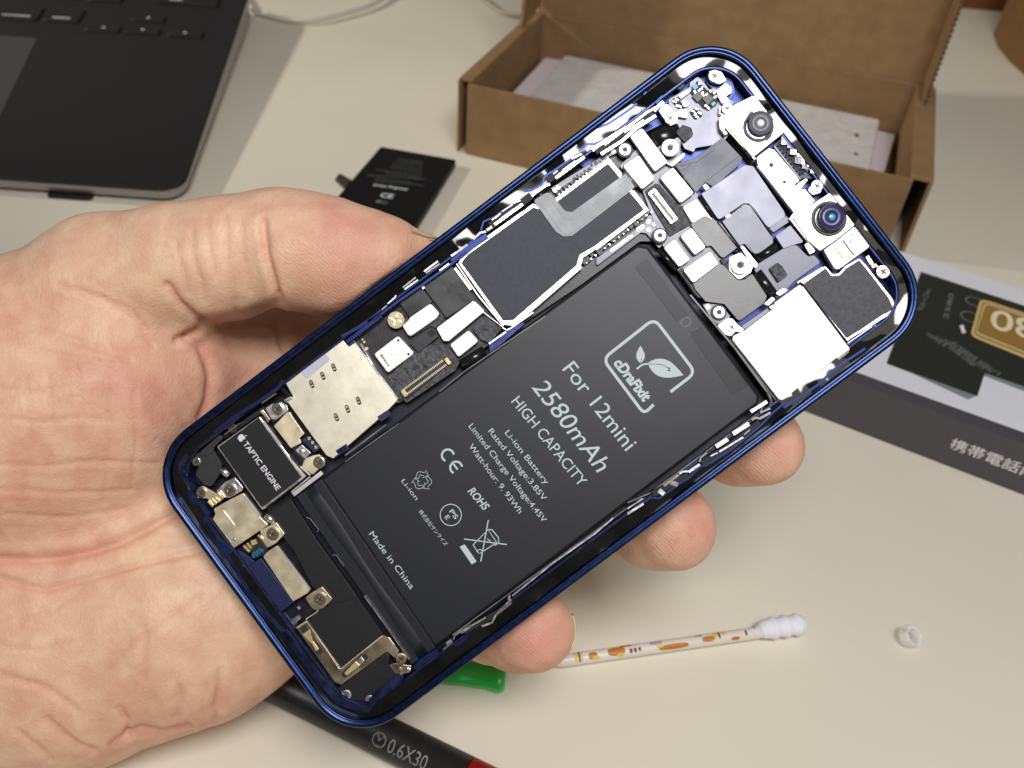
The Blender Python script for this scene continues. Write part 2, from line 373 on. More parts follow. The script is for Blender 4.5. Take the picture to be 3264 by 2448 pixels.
plate('grounding_clip', 'A', [(1010,830),(1060,800),(1100,850),(1060,890),(1020,880)], -2.9, -2.2, STEEL, .3)
plate('grounding_clip', 'A', [(770,870),(840,850),(930,960),(1010,920),(1060,900),(1080,980),(1070,1020),(960,1000),(960,1080),(880,1100),(800,1030),(740,940)], -2.8, -2.1, STEEL, .3)
plate('grounding_clip', 'A', [(1410,700),(1520,600),(1590,650),(1600,720),(1530,760),(1580,830),(1480,850),(1440,780)], -2.8, -2.1, STEEL, .3)
bars('spring_finger', COPPER, [('A', [(800,970),(850,940)], .12), ('A', [(870,1100),(960,1060)], .2), ('A', [(1460,880),(1450,960),(1530,1000)], .2), ('A', [(1490,750),(1520,720)], .15)], -2.5, -1.95)
plate('screw_boss', 'A', [(1320,470),(1400,440),(1480,480),(1540,580),(1450,620),(1340,590)], -2.7, -2.0, STEEL, .5)
screw('A', 1395, 520, 1.15, -1.75, STEEL); screw('A', 875, 1015, 1.15, -1.8, STEEL); screw('A', 1545, 905, 1.1, -1.8, STEEL)
screw('A', 985, 630, .85, -2.1, CROSS)
plate('foam_pad', 'A', [(935,1185),(1020,1095),(1120,1130),(1145,1210),(1040,1305)], -3, -2.2, FOAM, .3)
# grey flex cables of the cameras
plate('camera_flex_cable', 'C', [(925,90),(1150,20),(1490,-230),(1720,10),(1700,80),(1380,360),(1290,300),(1180,420)], -3.4, -2.7, FLEXD, .3)
bars('flex_seam', MATTE, [('C', [(960,105),(1080,90),(1140,60),(1170,70),(1400,-90)], .07), ('C', [(1270,300),(1380,220),(1470,150),(1690,-10)], .07), ('C', [(1010,160),(1120,90)], .05), ('C', [(1320,-80),(1500,-190)], .05)], -2.72, -2.66)
plate('camera_flex_cable', 'C', [(1230,430),(1290,400),(1750,90),(1850,110),(2212,640),(2230,700),(2040,840),(1990,800),(1800,560),(1740,545),(1440,745)], -3.1, -2.35, FLEXL, .6)
plate('camera_flex_cable', 'C', [(1480,760),(1680,600),(1740,548),(1810,570),(2080,960),(2085,1010),(1870,1170),(1740,1020),(1690,1050)], -2.9, -2.1, FLEX, [.2,.2,1.5,1.5,.3,.3,.3,.3])
bars('flex_seam', MATTE, [('C', [(1480,750),(1600,650),(1700,570),(1790,545),(1860,610),(2050,880),(2100,960)], .09), ('C', [(1700,570),(1710,610)], .07), ('C', [(1720,1030),(1780,1030),(1880,1165)], .06)], -2.12, -2.06)
plate('flex_clamp', 'C', [(1250,340),(1290,310),(1340,360),(1290,400)], -2.9, -2.2, STEEL, .2)
plate('flex_clamp', 'C', [(1510,700),(1570,660),(1590,690),(1540,730)], -2.6, -1.95, STEEL, .1)
def cyl_bend(name, tg, a, b, width, r, h, m):           # flex cable bending over: half tube from a to b
    A0 = Q(tg, *a, h); B0 = Q(tg, *b, h); t = (B0-A0)/np.linalg.norm(B0-A0); nn = np.array([-t[1], t[0]])
    loops = []
    for p in (A0, B0):
        loops.append([(*(p+nn*width/2*math.cos(k*math.pi/12)), h-r+r*math.sin(k*math.pi/12)) for k in range(13)])
    mb = MB(); mb.loft(loops); return mb.build(name, m, PH, True, .001)
cyl_bend('flex_bend', 'C', (1905,1205), (2135,1045), 1.9, .9, -2.0, GLOSS)
cyl_bend('flex_bend', 'C', (1420,760), (1700,1110), .55, .4, -2.0, GLOSS)
cyl_bend('flex_bend', 'C', (1215,450), (1410,750), .5, .4, -2.0, GLOSS)
cyl_bend('flex_bend', 'C', (925,110), (1160,420), .5, .4, -2.0, GLOSS)
cyl_bend('flex_bend', 'C', (735,1080), (950,1330), .9, .4, -2.1, GLOSS)
plate('connector_block', 'D', [(190,840),(390,690),(450,750),(240,890)], -3.2, -2.3, FLEX, .2)
plate('connector_block', 'D', [(260,930),(440,800),(600,1000),(470,1040),(360,1080)], -3.2, -2.1, FLEXL, .3)
plate('connector_block', 'D', [(600,1030),(660,1000),(740,1110),(670,1150)], -2.6, -1.9, STEEL, .3)
plate('earpiece_flex', 'D', [(0,1290),(430,1030),(520,1040),(650,1170),(720,1150),(800,1240),(490,1460),(300,1659),(150,1600)], -3.1, -2.3, FLEX, .5)
plate('foam_pad', 'D', [(190,1310),(290,1240),(350,1290),(410,1390),(300,1475)], -2.4, -1.7, FOAM, .3)
cyl_bend('flex_bend', 'M', (790,60), (1000,350), 2.4, 1.0, -1.9, GLOSS)
plate('grounding_tape', 'C', [(1110,790),(1290,685),(1360,710),(1480,790),(1670,1060),(1500,1190),(1460,1170),(1350,1040),(1300,1060),(1240,980),(1130,830)], -2.5, -2.05, TAPE, .5)
plate('grounding_tape', 'M', [(30,190),(320,-15),(380,-30),(440,30),(560,160),(640,150),(730,80),(905,350),(870,430),(600,625),(560,630),(400,440),(180,410),(60,270)], -2.7, -2.1, TAPE, [.2,.2,.3,.8,.8,.5,.3,.3,.4,1,1,1,.5,.3])
# connector covers
def cover(tg, uv, h=-1.55, r=.55, name='connector_cover'): return plate(name, tg, uv, h-.9, h, STEEL, r, .16)
cover('A', [(390,1235),(540,1125),(850,1535),(690,1655)])
cyl_bend('flex_bend', 'A', (620,1310), (980,1130), 4.8, 1.8, -2.4, GLOSS)
cover('C', [(305,105),(500,-30),(700,260),(540,390)]); cover('C', [(740,240),(905,115),(1160,425),(990,550)])
cover('C', [(1010,590),(1180,480),(1390,760),(1280,700),(1130,790)], -1.9); cover('C', [(980,925),(1120,820),(1300,1060),(1160,1160)])
cover('C', [(785,1065),(925,955),(1115,1210),(975,1300)]); cover('C', [(1015,1325),(1340,1100),(1455,1255),(1140,1490)])
def pins(name, tg, a, b, n, w, m, parent, h, off):
    A0 = Q(tg, *a, h); B0 = Q(tg, *b, h); t = (B0-A0)/np.linalg.norm(B0-A0); nn = np.array([-t[1], t[0]]); mb = MB(); ang = math.atan2(t[1], t[0])
    for i in range(n):
        p = A0+(B0-A0)*(i+.5)/n
        for s_ in (-1, 1): mb.box(p+nn*off*s_, np.linalg.norm(B0-A0)/n*.55, w, h-.3, h+.03, ang)
    return mb.build(name, m, parent, False, .001)
cn = plate('board_connector', 'C', [(605,425),(690,362),(968,730),(880,792)], -2.6, -1.9, SHINY, .3)
plate('socket', 'C', [(640,440),(690,405),(930,730),(885,760)], -2.3, -1.85, FLEXD, .1, .03, cn)
pins('gold_pins', 'C', (670,440), (905,740), 17, .32, GOLD, cn, -1.8, .42)
# standoffs and washers
standoff('A', 340, 1388, 1.35, -1.7); standoff('C', 752, 922, 1.35, -1.7); standoff('M', 340, 535, 1.35, -1.7)
plate('screw_plate', 'A', [(860,1560),(1010,1440),(1050,1420),(1030,1480),(900,1590),(800,1540),(780,1480)], -2.5, -1.9, STEEL, .4)
standoff('A', 872, 1365, 1.95, -1.35, 'screw_washer', STEEL, False)
plate('screw_plate', 'C', [(1560,1180),(1700,1120),(1850,1280),(1820,1360),(1680,1450),(1560,1330)], -2.5, -1.9, STEEL, .7)
standoff('C', 1697, 1268, 2.1, -1.4, 'screw_washer', STEEL, False)
plate('clamp_strip', 'C', [(1690,1050),(1730,1040),(1900,1250),(1890,1310),(1840,1290)], -2.4, -1.6, STEEL, .2)
plate('board_corner', 'M', [(140,440),(200,430),(370,450),(480,590),(320,680),(250,620)], -2.9, -2.3, FLEXL, .3)
bits('M', [(208,470,.75,.75)], SMDW, PH, -2.4, -2.25, 'contact_pad')
mb = MB()
for u, v in ((617,762),(693,790),(620,857)): mb.disc(Q('C', u, v, -2.8), [(.36, -2.9), (.36, -2.8)], 14)
ribbon(mb, 'C', [(480,860),(560,810)], .6, -2.9, -2.8)
for k in range(11): mb.box(Q('C', 190+k*21, 1095-k*16, -2.8), .35, .55+.3*random.random(), -2.9, -2.82, 1.2)
mb.build('test_pads', SMDW, PH, False, .001)
# ------------------------------------------------------------------ front cameras and their brackets
br = plate('camera_bracket', 'B', [(-340,940),(-200,850),(-20,760),(40,742),(80,760),(400,1165),(30,1460),(-10,1475),(-320,1100)], -2.9, -1.3, STEEL, .5, .14)
def camera(tg, c, ro, rb, rf, rp, h, base, mats, name='camera_module', off=(0, 0)):
    cm = mesh(name, [], [], mats[0], PH) if False else None
    q = Q(tg, *c, h); q0 = Q(tg, c[0]+off[0], c[1]+off[1], base)
    mb = MB(); mb.disc(q0, [(ro, base-.6), (ro, base+.05), (ro*.96, base+.12), (ro*.8, base+.12), (ro*.78, base-.1)], 48)
    root = mb.build(name, mats[0], PH, True, .001)
    mb = MB(); mb.disc(q, [(rb, base-.3), (rb, h-.25), (rb*.96, h-.08), (rb*.88, h), (rf*1.02, h), (rf, h-.12)], 48, top=False); mb.build('barrel', mats[1], root, True, .001)
    mb = MB(); mb.disc(q, [(rf*.99, h-.2), (rf*.98, h-.1), (rp*1.3, h-.22), (rp, h-.5)], 40, top=False); mb.build('lens', mats[2], root, True, .001)
    mb = MB(); mb.disc(q, [(rp, h-.6), (rp*.98, h-.16), (rp*.6, h-.07), (.02, h-.04)], 24); mb.build('pupil', mats[3], root, True, .001)
    return root
LGREY = mat('lens_face_grey', (.16, .17, .20), 0, .4)
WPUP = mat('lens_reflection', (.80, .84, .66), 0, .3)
camera('B', (95, 1072), 2.75, 2.25, 1.85, .68, -.35, -1.25, (CHIP, LRING, LGREY, WPUP), 'infrared_camera', (-30, 50))
plate('camera_tab', 'B', [(140,1230),(200,1180),(225,1230),(170,1290)], -1.5, -1.15, CHIP, .1)
plate('camera_tab', 'B', [(-70,1000),(-30,930),(20,950),(-20,1030)], -1.5, -1.15, CHIP, .1)
plate('camera_tab', 'B', [(-400,1020),(-340,960),(-310,1060),(-340,1100),(-330,1160),(-290,1200),(-330,1220),(-390,1140)], -2.4, -1.6, STEEL, .2)
bars('camera_cover_edge', BRASS, [('B', [(-335,1050),(-330,1110),(25,1500)], .3)], -2.6, -1.5)
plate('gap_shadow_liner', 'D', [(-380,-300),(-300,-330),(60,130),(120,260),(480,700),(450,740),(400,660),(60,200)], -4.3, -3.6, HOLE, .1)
sp = plate('earpiece_bracket', 'D', [(40,10),(60,-10),(185,-105),(250,-90),(520,230),(555,290),(490,320),(530,370),(620,380),(690,465),(740,515),(600,620),(505,690),(60,120)], -2.8, -1.45, STEEL, .3, .12)
for c, r in (((215, 95), .42), ((370, 295), .32), ((520, 345), .3)):
    mb = MB(); mb.disc(Q('D', *c, -1.43), [(r, -1.5), (r, -1.43)], 18); mb.build('hole', CROSS, sp, False, .001)
bars('bracket_lip', STEEL, [('D', [(55,110),(460,620)], .22)], -2.6, -1.6)
pj = plate('sensor_array', 'D', [(235,-130),(345,-235),(420,-180),(600,40),(765,195),(690,260),(550,255)], -3.2, -2.3, INDIGO, .3)
bits('D', [(385,-190,1.6,1.4,-.75),(430,-130,.8,.8,-.75),(500,-80,.5,.9,-.75),(560,30,1.5,1.6,-.75),(600,100,.6,1.2,-.75),(650,120,.9,.9,-.75),(510,40,.5,1,-.75)], FLEXL, pj, -2.4, -1.55, 'array_blocks')
bits('D', [(360,-165,.6,.6,-.75),(475,-60,1.1,.9,-.75),(545,-20,.8,.6,-.75),(600,10,1.0,1.1,-.75),(590,70,.5,.5,-.75),(660,95,.6,.6,-.75),(700,160,.6,.9,-.75)], STEEL, pj, -2.1, -1.35, 'array_contacts')
mb = MB()
for k in range(9):
    q = Q('D', 300+k*32, -145+k*42, -2.1); mb.box(q, .75, .42, -2.4, -2.0, .6); q = Q('D', 335+k*32, -150+k*42, -2.1); mb.box(q, .5, .35, -2.4, -2.05, .6)
mb.build('array_comb', HOLE, pj, False, .001)
bars('array_edge', FLEXL, [('D', [(250,-125),(560,265)], .2), ('D', [(480,-20),(640,170),(680,150)], .12)], -2.4, -1.9, pj)
plate('spring_contact', 'D', [(500,345),(560,290),(620,250),(650,270),(600,330),(540,400)], -1.7, -1.2, STEEL, .2)
plate('screw_boss', 'D', [(640,390),(740,260),(830,330),(800,420),(700,450)], -2.3, -1.6, STEEL, .6)
screw('D', 757, 338, 1.1, -1.4, STEEL)
plate('camera_bracket', 'D', [(470,720),(560,640),(935,398),(1215,765),(1190,810),(975,985),(860,1060),(790,1110),(640,980)], -2.9, -1.35, STEEL, .35, .14)
bars('camera_cover_edge', STEEL, [('D', [(455,740),(660,1000)], .35), ('D', [(440,740),(490,670)], .5)], -2.6, -1.6)
camera('D', (932, 703), 3.15, 2.55, 2.15, .62, -.3, -1.3, (CHIP, LENS, LENSF, TEAL), 'selfie_camera', (-38, 22))
fm = plate('flood_illuminator', 'D', [(825,1095),(970,995),(1190,815),(1235,808),(1395,1030),(1355,1075),(1010,1325),(960,1320)], -2.9, -1.5, STEEL, .5, .14)
plate('emitter_window', 'D', [(1055,975),(1190,880),(1325,1050),(1190,1155)], -1.6, -1.15, IRGL, .15, .05, fm)
plate('emitter_contact', 'D', [(955,1045),(1000,1010),(1120,1150),(1060,1190)], -1.6, -1.25, GOLD, .1, .05, fm)
bars('emitter_edge', COPPER, [('D', [(985,1000),(1190,850),(1230,870)], .2), ('D', [(1150,1180),(1350,1040)], .35), ('D', [(1045,1180),(1095,1140),(1150,1170)], .15)], -1.6, -1.3, fm)
plate('bracket_foot', 'D', [(1320,1180),(1360,1150),(1430,1260),(1460,1300),(1400,1310)], -2.5, -1.9, SHINY, .1)
bars('spring_finger', GOLD, [('D', [(1370,1250),(1470,1290)], .3), ('D', [(1400,1290),(1450,1260)], .25)], -2.1, -1.6)
screw('D', 1535, 1350, 1.25, -1.45, SHINY)
# speaker and haptic block at the top right
sq = [('D',560,1480),('D',850,1275),('D',935,1375),('D',1010,1365),('D',1080,1285),('D',1250,1185),('D',1340,1280),('D',1640,1659),('P',2862,988),('P',2700,1088),('M',1315,190)]
plate('speaker_module', 'P', [p for p in sq], -3.2, -1.75, SHINY, .5, .1)
plate('speaker_cover', 'P', [('D',590,1495),('D',855,1305),('D',925,1400),('D',1020,1390),('D',1095,1310),('D',1250,1212),('D',1322,1300),('P',2832,948),('P',2848,984),('P',2700,1078),('M',1330,215)], -1.8, -1.62, mat('grille_mesh', (.045,.047,.058), 0, .55, 1400, .35, .00003, 6000), .4, .04)
bars('speaker_rail', STEEL, [('M', [(1260,190),(1560,10)], .25), ('M', [(1840,865),(2212,610),(2290,560)], .3), ('M', [(1850,900),(2140,700)], .12)], -2.6, -1.5)
plate('corner_bracket', 'M', [(1840,890),(2200,640),(2330,560),(2400,620),(2200,880),(1900,1090),(1880,1000)], -3.3, -2.5, NAVY, .5)
screw('M', 2010, 915, 1.1, -1.9, SHINY); screw('M', 2215, 745, 1.1, -1.9, SHINY)
RCV = mat('receiver_plate', (.84, .81, .77), 1, .46, 260, .3, .000008, 1800, .1, col2=(.84, .81, .77, 1))
plate('receiver_cover', 'M', [(965,495),(990,420),(1285,205),(1335,235),(1885,965),(1870,1015),(1745,1110),(1725,1075),(1260,1440),(1090,1580),(1035,1560),(490,860),(505,810),(640,745)], -2.9, -1.25, RCV, .45, .15)
plate('receiver_strip', 'M', [(605,695),(930,470),(965,500),(640,740)], -2.6, -1.9, FLEXL, .1)
plate('mounting_tab', 'M', [(315,690),(440,600),(500,610),(570,690),(640,730),(600,775),(540,760),(480,820),(410,800)], -2.6, -1.7, STEEL, .4)
screw('M', 493, 712, .95, -1.5, STEEL)
plate('clip', 'M', [(860,440),(960,350),(1010,380),(920,460)], -2.4, -1.6, STEEL, .3)
plate('clip', 'M', [(920,470),(980,440),(1010,460),(950,505)], -2.0, -1.2, BRASS, .2)
plate('clip', 'M', [(1000,310),(1090,250),(1160,270),(1050,345)], -2.3, -1.7, SHINY, .2)
bars('clip_rail', SHINY, [('M', [(1370,1400),(1500,1310),(1690,1190)], .25), ('M', [(1690,1180),(1900,1060)], .35), ('M', [(1100,1620),(1260,1520)], .5),
    ('M', [(1270,1480),(1400,1450),(1560,1350)], .2), ('M', [(1530,1250),(1640,1160)], .2)], -2.7, -1.9)
# ------------------------------------------------------------------ processor shield
plate('processor_shield', 'P', [(1459,838),(1478,804),(1698,648),(1728,655),(1770,632),(1942,502),(1985,556),(2018,607),(2068,668),(1900,795),(1860,822),(1852,850),(1640,1040),(1600,1036)], -3.2, -1.75, SHINY, .35, .12)
plate('shield_sticker', 'P', [(1470,838),(1490,812),(1700,660),(1724,668),(1775,642),(1938,520),(1972,560),(2008,612),(2055,668),(1892,787),(1848,812),(1838,846),(1636,1020),(1604,1022)], -1.8, -1.66, STICK, .5, .04)
bars('shield_edge', STEEL, [('E', [(1375,862),(1985,395),(2135,565)], .28), ('C', [(435,395),(612,620),(0,1090)], .25), ('P', [(1852,850),(1632,1040)], .5), ('F', [(1130,0+0),(1350,150)][:0] or [(1310,150),(1560,520),(1860,880)], .22)], -2.6, -1.58)
bars('sticker_seam', HOLE, [('E', [(0+60,1620),(300,1380),(1060,960)], .06), ('E', [(1440,830),(1500,905),(1550,930),(1600,910),(2080,550)], .06), ('E', [(1580,1370),(1700,1520)], .06),
    ('F', [(1350,160),(1480,60),(1640,-30)], .06), ('F', [(1780,880),(1900,770),(2212,560)], .06)], -1.7, -1.64)
plate('shield_tape', 'E', [(1105,880),(1290,765),(1480,1005),(1560,1015),(2190,560),(2300,720),(2212,800),(1560,1300),(1460,1305),(1370,1250)], -1.95, -1.5, TAPEL, [.2,.2,.6,.6,.3,.3,.3,1.2,1.2,.5], .05)
bars('tape_crease', TAPE, [('E', [(1330,900),(1470,1090),(1570,1110),(1780,960),(2212,640)], .07), ('E', [(1180,900),(1440,1260),(1540,1285),(2212,770)], .06)], -1.52, -1.46)
cyl_bend('flex_bend', 'E', (1230,750), (1150,880), 1.3, .8, -1.7, GLOSS)
cyl_bend('flex_bend', 'C', (330,180), (460,360), 2.0, .7, -1.55, TAPE)
random.seed(11)
mb = MB(); mc = MB()
for k in range(17):
    t = k/16; u, v = 1400+t*640, 790-t*500
    q = Q('E', u-6+random.uniform(-12, 12), v+random.uniform(-14, 10), -2.6); mb.box(q, random.uniform(.4, .8), random.uniform(.5, .9), -3.4, -2.6, .15)
    q = Q('E', u+15, v+20, -2.5); mc.box(q, .25, .3, -3.4, -2.7, .15)
for k in range(15):
    t = k/14; u, v = 1700+t*760, 1600-t*600
    q = Q('E', u+random.uniform(-15, 15), v+random.uniform(-8, 18), -2.5); mb.box(q, random.uniform(.6, 1.3), random.uniform(.6, 1.2), -3.4, -2.4, .15)
    q = Q('E', u+30, v+10, -2.5); mc.box(q, .25, .3, -3.4, -2.5, .15)
mb.build('chips', CHIP, PH, False, .001); mc.build('capacitors', SMDW, PH, False, .001)
bars('board_rail', PCBL, [('E', [(1330,760),(1700,530),(1860,440),(1990,330),(2212,250)], .9)], -3.3, -2.6)
mb = MB()
for u, v in ((1360,760),(1400,725),(2045,300)): mb.disc(Q('E', u, v, -2.5), [(.36, -2.7), (.36, -2.55)], 14)
mb.build('contact_pads', SMDW, PH, False, .001)
# ------------------------------------------------------------------ lower logic board
plate('lower_logic_board', 'P', [(1128,1086),(1275,975),(1440,845),(1463,845),(1605,1040),(1560,1100),(1265,1290),(1250,1250)], -4.2, -3.2, PCB, .5)
bars('chassis_rail', SHINY, [('F', [(100,1040),(440,775)], .22), ('F', [(110,1090),(330,1400),(600,1750)], .25), ('F', [(180,1090),(380,1430),(620,1780)], .12), ('F', [(900,400),(1240,160)], .15)], -3.3, -2.3)
plate('display_flex', 'F', [(640,610),(900,425),(1030,600),(820,730),(750,780),(700,700)], -2.9, -2.25, mat('satin_black_flex', (.035,.036,.036), .2, .33, 250, .35, .00003, 300, .08), .3)
plate('display_flex', 'F', [(915,420),(1255,180),(1310,240),(1530,570),(1190,790)], -2.8, -2.15, MATS['satin_black_flex'], .3)
bars('flex_edge', SHINY, [('F', [(1290,200),(1480,455)], .45)], -2.6, -1.9)
plate('flex_clip', 'F', [(885,410),(920,390),(940,440),(910,460)], -2.3, -1.7, SHINY, .1)
plate('chip_block', 'F', [(755,1080),(1005,890),(1095,1010),(860,1195)], -3.2, -2.2, CHIP, .2)
plate('chip_block', 'F', [(960,960),(1020,920),(1060,970),(1000,1010)], -2.3, -2.1, HOLE, .1)
plate('foam_gasket', 'F', [(1490,920),(1690,720),(1850,905),(1690,1085),(1590,1040),(1560,1000)], -3.1, -2.35, FOAM, .5)
plate('foam_gasket', 'F', [(820,1200),(1010,1090),(1200,1110),(1345,1300),(1300,1400),(720,1790),(650,1700),(490,1480)], -3.1, -2.5, FOAM, .5)
plate('foam_gasket', 'F', [(640,640),(720,780),(660,880),(760,1030),(1010,880),(1080,920),(1190,760),(1090,650),(1120,760),(860,960)], -3.1, -2.7, FOAM, .2)
cover('F', [(665,880),(740,810),(760,775),(1000,610),(1115,735),(1075,795),(775,1005),(735,990)], -1.9)
cover('F', [(1065,905),(1510,575),(1650,705),(1215,1065),(1150,1060)], -1.75); cover('F', [(1225,1100),(1450,925),(1575,1060),(1330,1255)], -1.8)
cv = plate('shield_can', 'F', [(330,1210),(620,990),(820,1205),(500,1440)], -3, -1.9, STEEL, .6, .15)
for u, v in ((625,1050),(745,1212)):
    mb = MB(); mb.disc(Q('F', u, v, -1.88), [(.24, -1.95), (.24, -1.88)], 14); mb.build('hole', CROSS, cv, False, .001)
mb = MB()
for k, s in enumerate((.5, .42, .42, .36, .36)): mb.disc(Q('F', 430+k*19, 1230+k*28, -1.885), [(s*.6, -1.93), (s*.6, -1.885)], 10)
mb.build('printed_dots', mat('grey_print', (.30,.30,.24), .3, .5), cv, False, .001)
cn = plate('board_connector', 'F', [(640,1650),(1190,1235),(1255,1305),(730,1735)], -2.9, -2.1, CHIP, .3)
pins('gold_pins', 'F', (690,1668), (1170,1310), 30, .38, mat('pin_cream', (.80,.70,.45), .2, .35), cn, -1.95, .50)
plate('end_latch', 'F', [(1160,1270),(1195,1245),(1250,1310),(1215,1345)], -2.2, -1.85, GOLD, .2, .05, cn)
plate('end_latch', 'F', [(650,1650),(690,1620),(740,1690),(700,1720)], -2.2, -1.85, GOLD, .2, .05, cn)
c = Q('F', 595, 808, -1.5)
mb = MB(); mb.disc(c, [(1.62, -2.6), (1.62, -1.75), (1.5, -1.6), (1.25, -1.6), (1.2, -1.5), (.35, -1.5), (.3, -1.9)], 36)
for a in (0.62, 2.19):
    for k in (-1, 1): mb.box(c+np.array([math.cos(a), math.sin(a)])*.78*k, .85, .34, -1.6, -1.44, a, 1)
mb.build('grounding_screw', [mat('pale_gold', (.82, .72, .44), 1, .28), SHINY], PH, False, .001)
cyl_bend('flex_bend', 'F', (1365,1345), (1640,1170), 2.2, 1.0, -2.3, GLOSS)
plate('blue_bracket', 'F', [(1690,1110),(1900,940),(2100,830),(2110,860),(1860,1080),(1700,1200)], -3.0, -2.1, NAVY, .2)
bars('board_rail', STEEL, [('F', [(1690,1090),(1890,950)], .3), ('F', [(1850,900),(1900,930),(1960,900),(2212,720)], .22), ('F', [(1500,590),(1600,700),(1850,890)], .12)], -2.6, -1.7)
mb = MB()
for u, v, s in ((205,1040,.2),(225,1070,.24),(255,1145,.3)): mb.disc(Q('F', u, v, -3.1), [(s, -3.25), (s, -3.1)], 10)
mb.build('test_pads', GOLD, PH, False, .001)
# ------------------------------------------------------------------ SIM reader
sm = plate('sim_reader', 'P', [(904,1211),(1085,1076),(1111,1104),(1127,1089),(1268,1275),(1220,1325),(1062,1462),(1040,1452),(915,1280),(935,1266)], -3.0, -1.7, CREAM, .3, .1)
for u, v in ((1710,632),(1580,730),(1450,827),(2000,1022),(1870,1118),(1740,1216)):
    a = math.radians(33.0); q = Q('G', u, v, -1.66)
    mb = MB(); P = []
    d = Q('G', u+20, v+50, -1.66)-q; d /= np.linalg.norm(d); nn = np.array([-d[1], d[0]])
    P = [q+d*.42+(d*math.cos(t)+nn*math.sin(t))*.36 for t in np.linspace(-1.57, 1.57, 9)]+[q-d*.42+(d*math.cos(t)+nn*math.sin(t))*.36 for t in np.linspace(1.57, 4.71, 9)]
    if area2(P) < 0: P = P[::-1]
    mb.loft([[(*p, -1.72) for p in P], [(*p, -1.68) for p in P]])
    mb.box(q+d*.30, .30, .5, -1.68, -1.6, math.atan2(d[1], d[0]), 1)
    mb.box(q-d*.35, .5, .5, -1.68, -1.66, math.atan2(d[1], d[0]), 2)
    mb.build('sim_contact', [HOLE, GOLD, BRASS], sm, False, .001)
plate('sticker', 'G', [(1315,675),(1345,640),(1560,460),(1610,458),(1668,540),(1400,755),(1365,752)], -1.72, -1.62, WSTK, .4, .03, sm)
bars('reader_edge', SHINY, [('F', [(95,1060),(560,1659),(620,1740)], .3), ('G', [(1130,780),(1350,620)], .15)], -2.6, -1.62)
for L in ([(1730,1610),(1840,1540),(1880,1590),(1770,1659)], [(1870,370),(1940,310),(1960,340),(1890,385)]):
    plate('reader_clip', 'G', L, -2.4, -1.5, INDIGO, .1)
plate('reader_clip', 'V', [(815,900),(838,885),(845,897),(822,912)], -2.4, -1.5, INDIGO, .1)
plate('reader_clip', 'V', [(727,972),(748,958),(754,970),(733,984)], -2.4, -1.5, INDIGO, .1)
plate('hinge_pin', 'G', [(1080,880),(1120,870),(1200,960),(1160,990)], -2.8, -2.0, GLOSS, .2); plate('hinge_clip', 'G', [(1130,1010),(1200,970),(1230,1000),(1160,1050)], -2.4, -1.7, SHINY, .1)
# brackets beside the reader
plate('tan_bracket', 'G', [(1005,1320),(1155,1160),(1190,1150),(1230,1220),(1365,1410),(1305,1465),(1330,1520),(1205,1580)], -2.6, -1.75, TAN, .25)
plate('bracket_arm', 'G', [(900,1110),(980,1060),(1090,1035),(1160,1075),(1175,1140),(1030,1250),(980,1240)], -2.7, -1.95, SHINY, .3)
screw('G', 1048, 1118, 1.12, -1.6)
plate('gold_finger', 'G', [(850,1140),(880,1125),(960,1240),(940,1290)], -2.7, -2.0, BRASS, .15)
pc = plate('pin_connector', 'H', [(1695,375),(1765,330),(1922,470),(1850,530)], -2.6, -1.7, INDIGO, .15)
bits('H', [(1790,358,.55,.5,.9),(1830,408,.55,.5,.9),(1868,462,.55,.5,.9)], GOLD, pc, -1.75, -1.62, 'gold_pads')
plate('tan_bracket', 'H', [(1625,500),(1700,430),(1810,530),(1740,600)], -2.6, -1.9, SHINY, .2)
mb = MB(); mb.disc(Q('H', 1705, 515, -1.75), [(.65, -1.95), (.5, -1.7), (.3, -1.68)], 20); mb.build('dimple', SHINY, PH, True, .001)
plate('tan_bracket', 'H', [(1740,600),(1830,560),(1900,545),(1975,600),(1975,660),(1900,720),(1830,790),(1700,690)], -2.6, -1.8, TAN, .5)
screw('H', 1905, 640, 1.12, -1.5)
bars('bright_rail', STEEL, [('H', [(1600,1020),(1850,830),(1940,760)], .75), ('H', [(1580,990),(1700,890),(1800,810)], .2), ('H', [(1690,690),(1800,790)], .3)], -2.6, -1.75)
plate('gold_speck', 'H', [(1210,40),(1240,20),(1270,60),(1240,80)], -2.4, -1.9, GOLD, .1)
# ------------------------------------------------------------------ haptic motor
hm = plate('haptic_motor', 'H', [(700,455),(1205,95),(1745,815),(1235,1205)], -3.4, -1.45, SHINY, .35, .15)
plate('motor_sticker', 'H', [(722,462),(1195,118),(1700,815),(1235,1172)], -1.5, -1.36, MATTE, .3, .03, hm)
a, b = Q('H', 1010, 425, -1.34), Q('H', 1408, 975, -1.34)
print_on('printed_text', 'TAPTIC ENGINE', a, b, 1.0, -1.345, PRINTW, hm, .016)
ac = Q('H', 995, 352, -1.34); ax = (b-a)/np.linalg.norm(b-a); ay = np.array([-ax[1], ax[0]])
mb = MB()
pr = [(0, .50), (.22, .60), (.46, .50), (.58, .36), (.42, .16), (.42, -.10), (.60, -.26), (.42, -.56), (.22, -.70), (0, -.60), (-.22, -.70), (-.44, -.52), (-.60, -.14), (-.56, .30), (-.34, .55), (-.14, .56)]
poly(mb, [ac+ax*x*1.05+ay*y*1.0 for x, y in pr], -1.345)
poly(mb, [ac+ax*x+ay*y for x, y in ((0, .68), (.05, .9), (.28, 1.08), (.26, .84))], -1.345)
mb.build('printed_emblem', PRINTW, hm, False, .001)
bars('motor_edge', STEEL, [('H', [(1250,160),(1460,440)], .35), ('H', [(1540,570),(1740,810)], .35), ('H', [(1030,1030),(1210,1270)], .45)], -2.4, -1.40, hm)
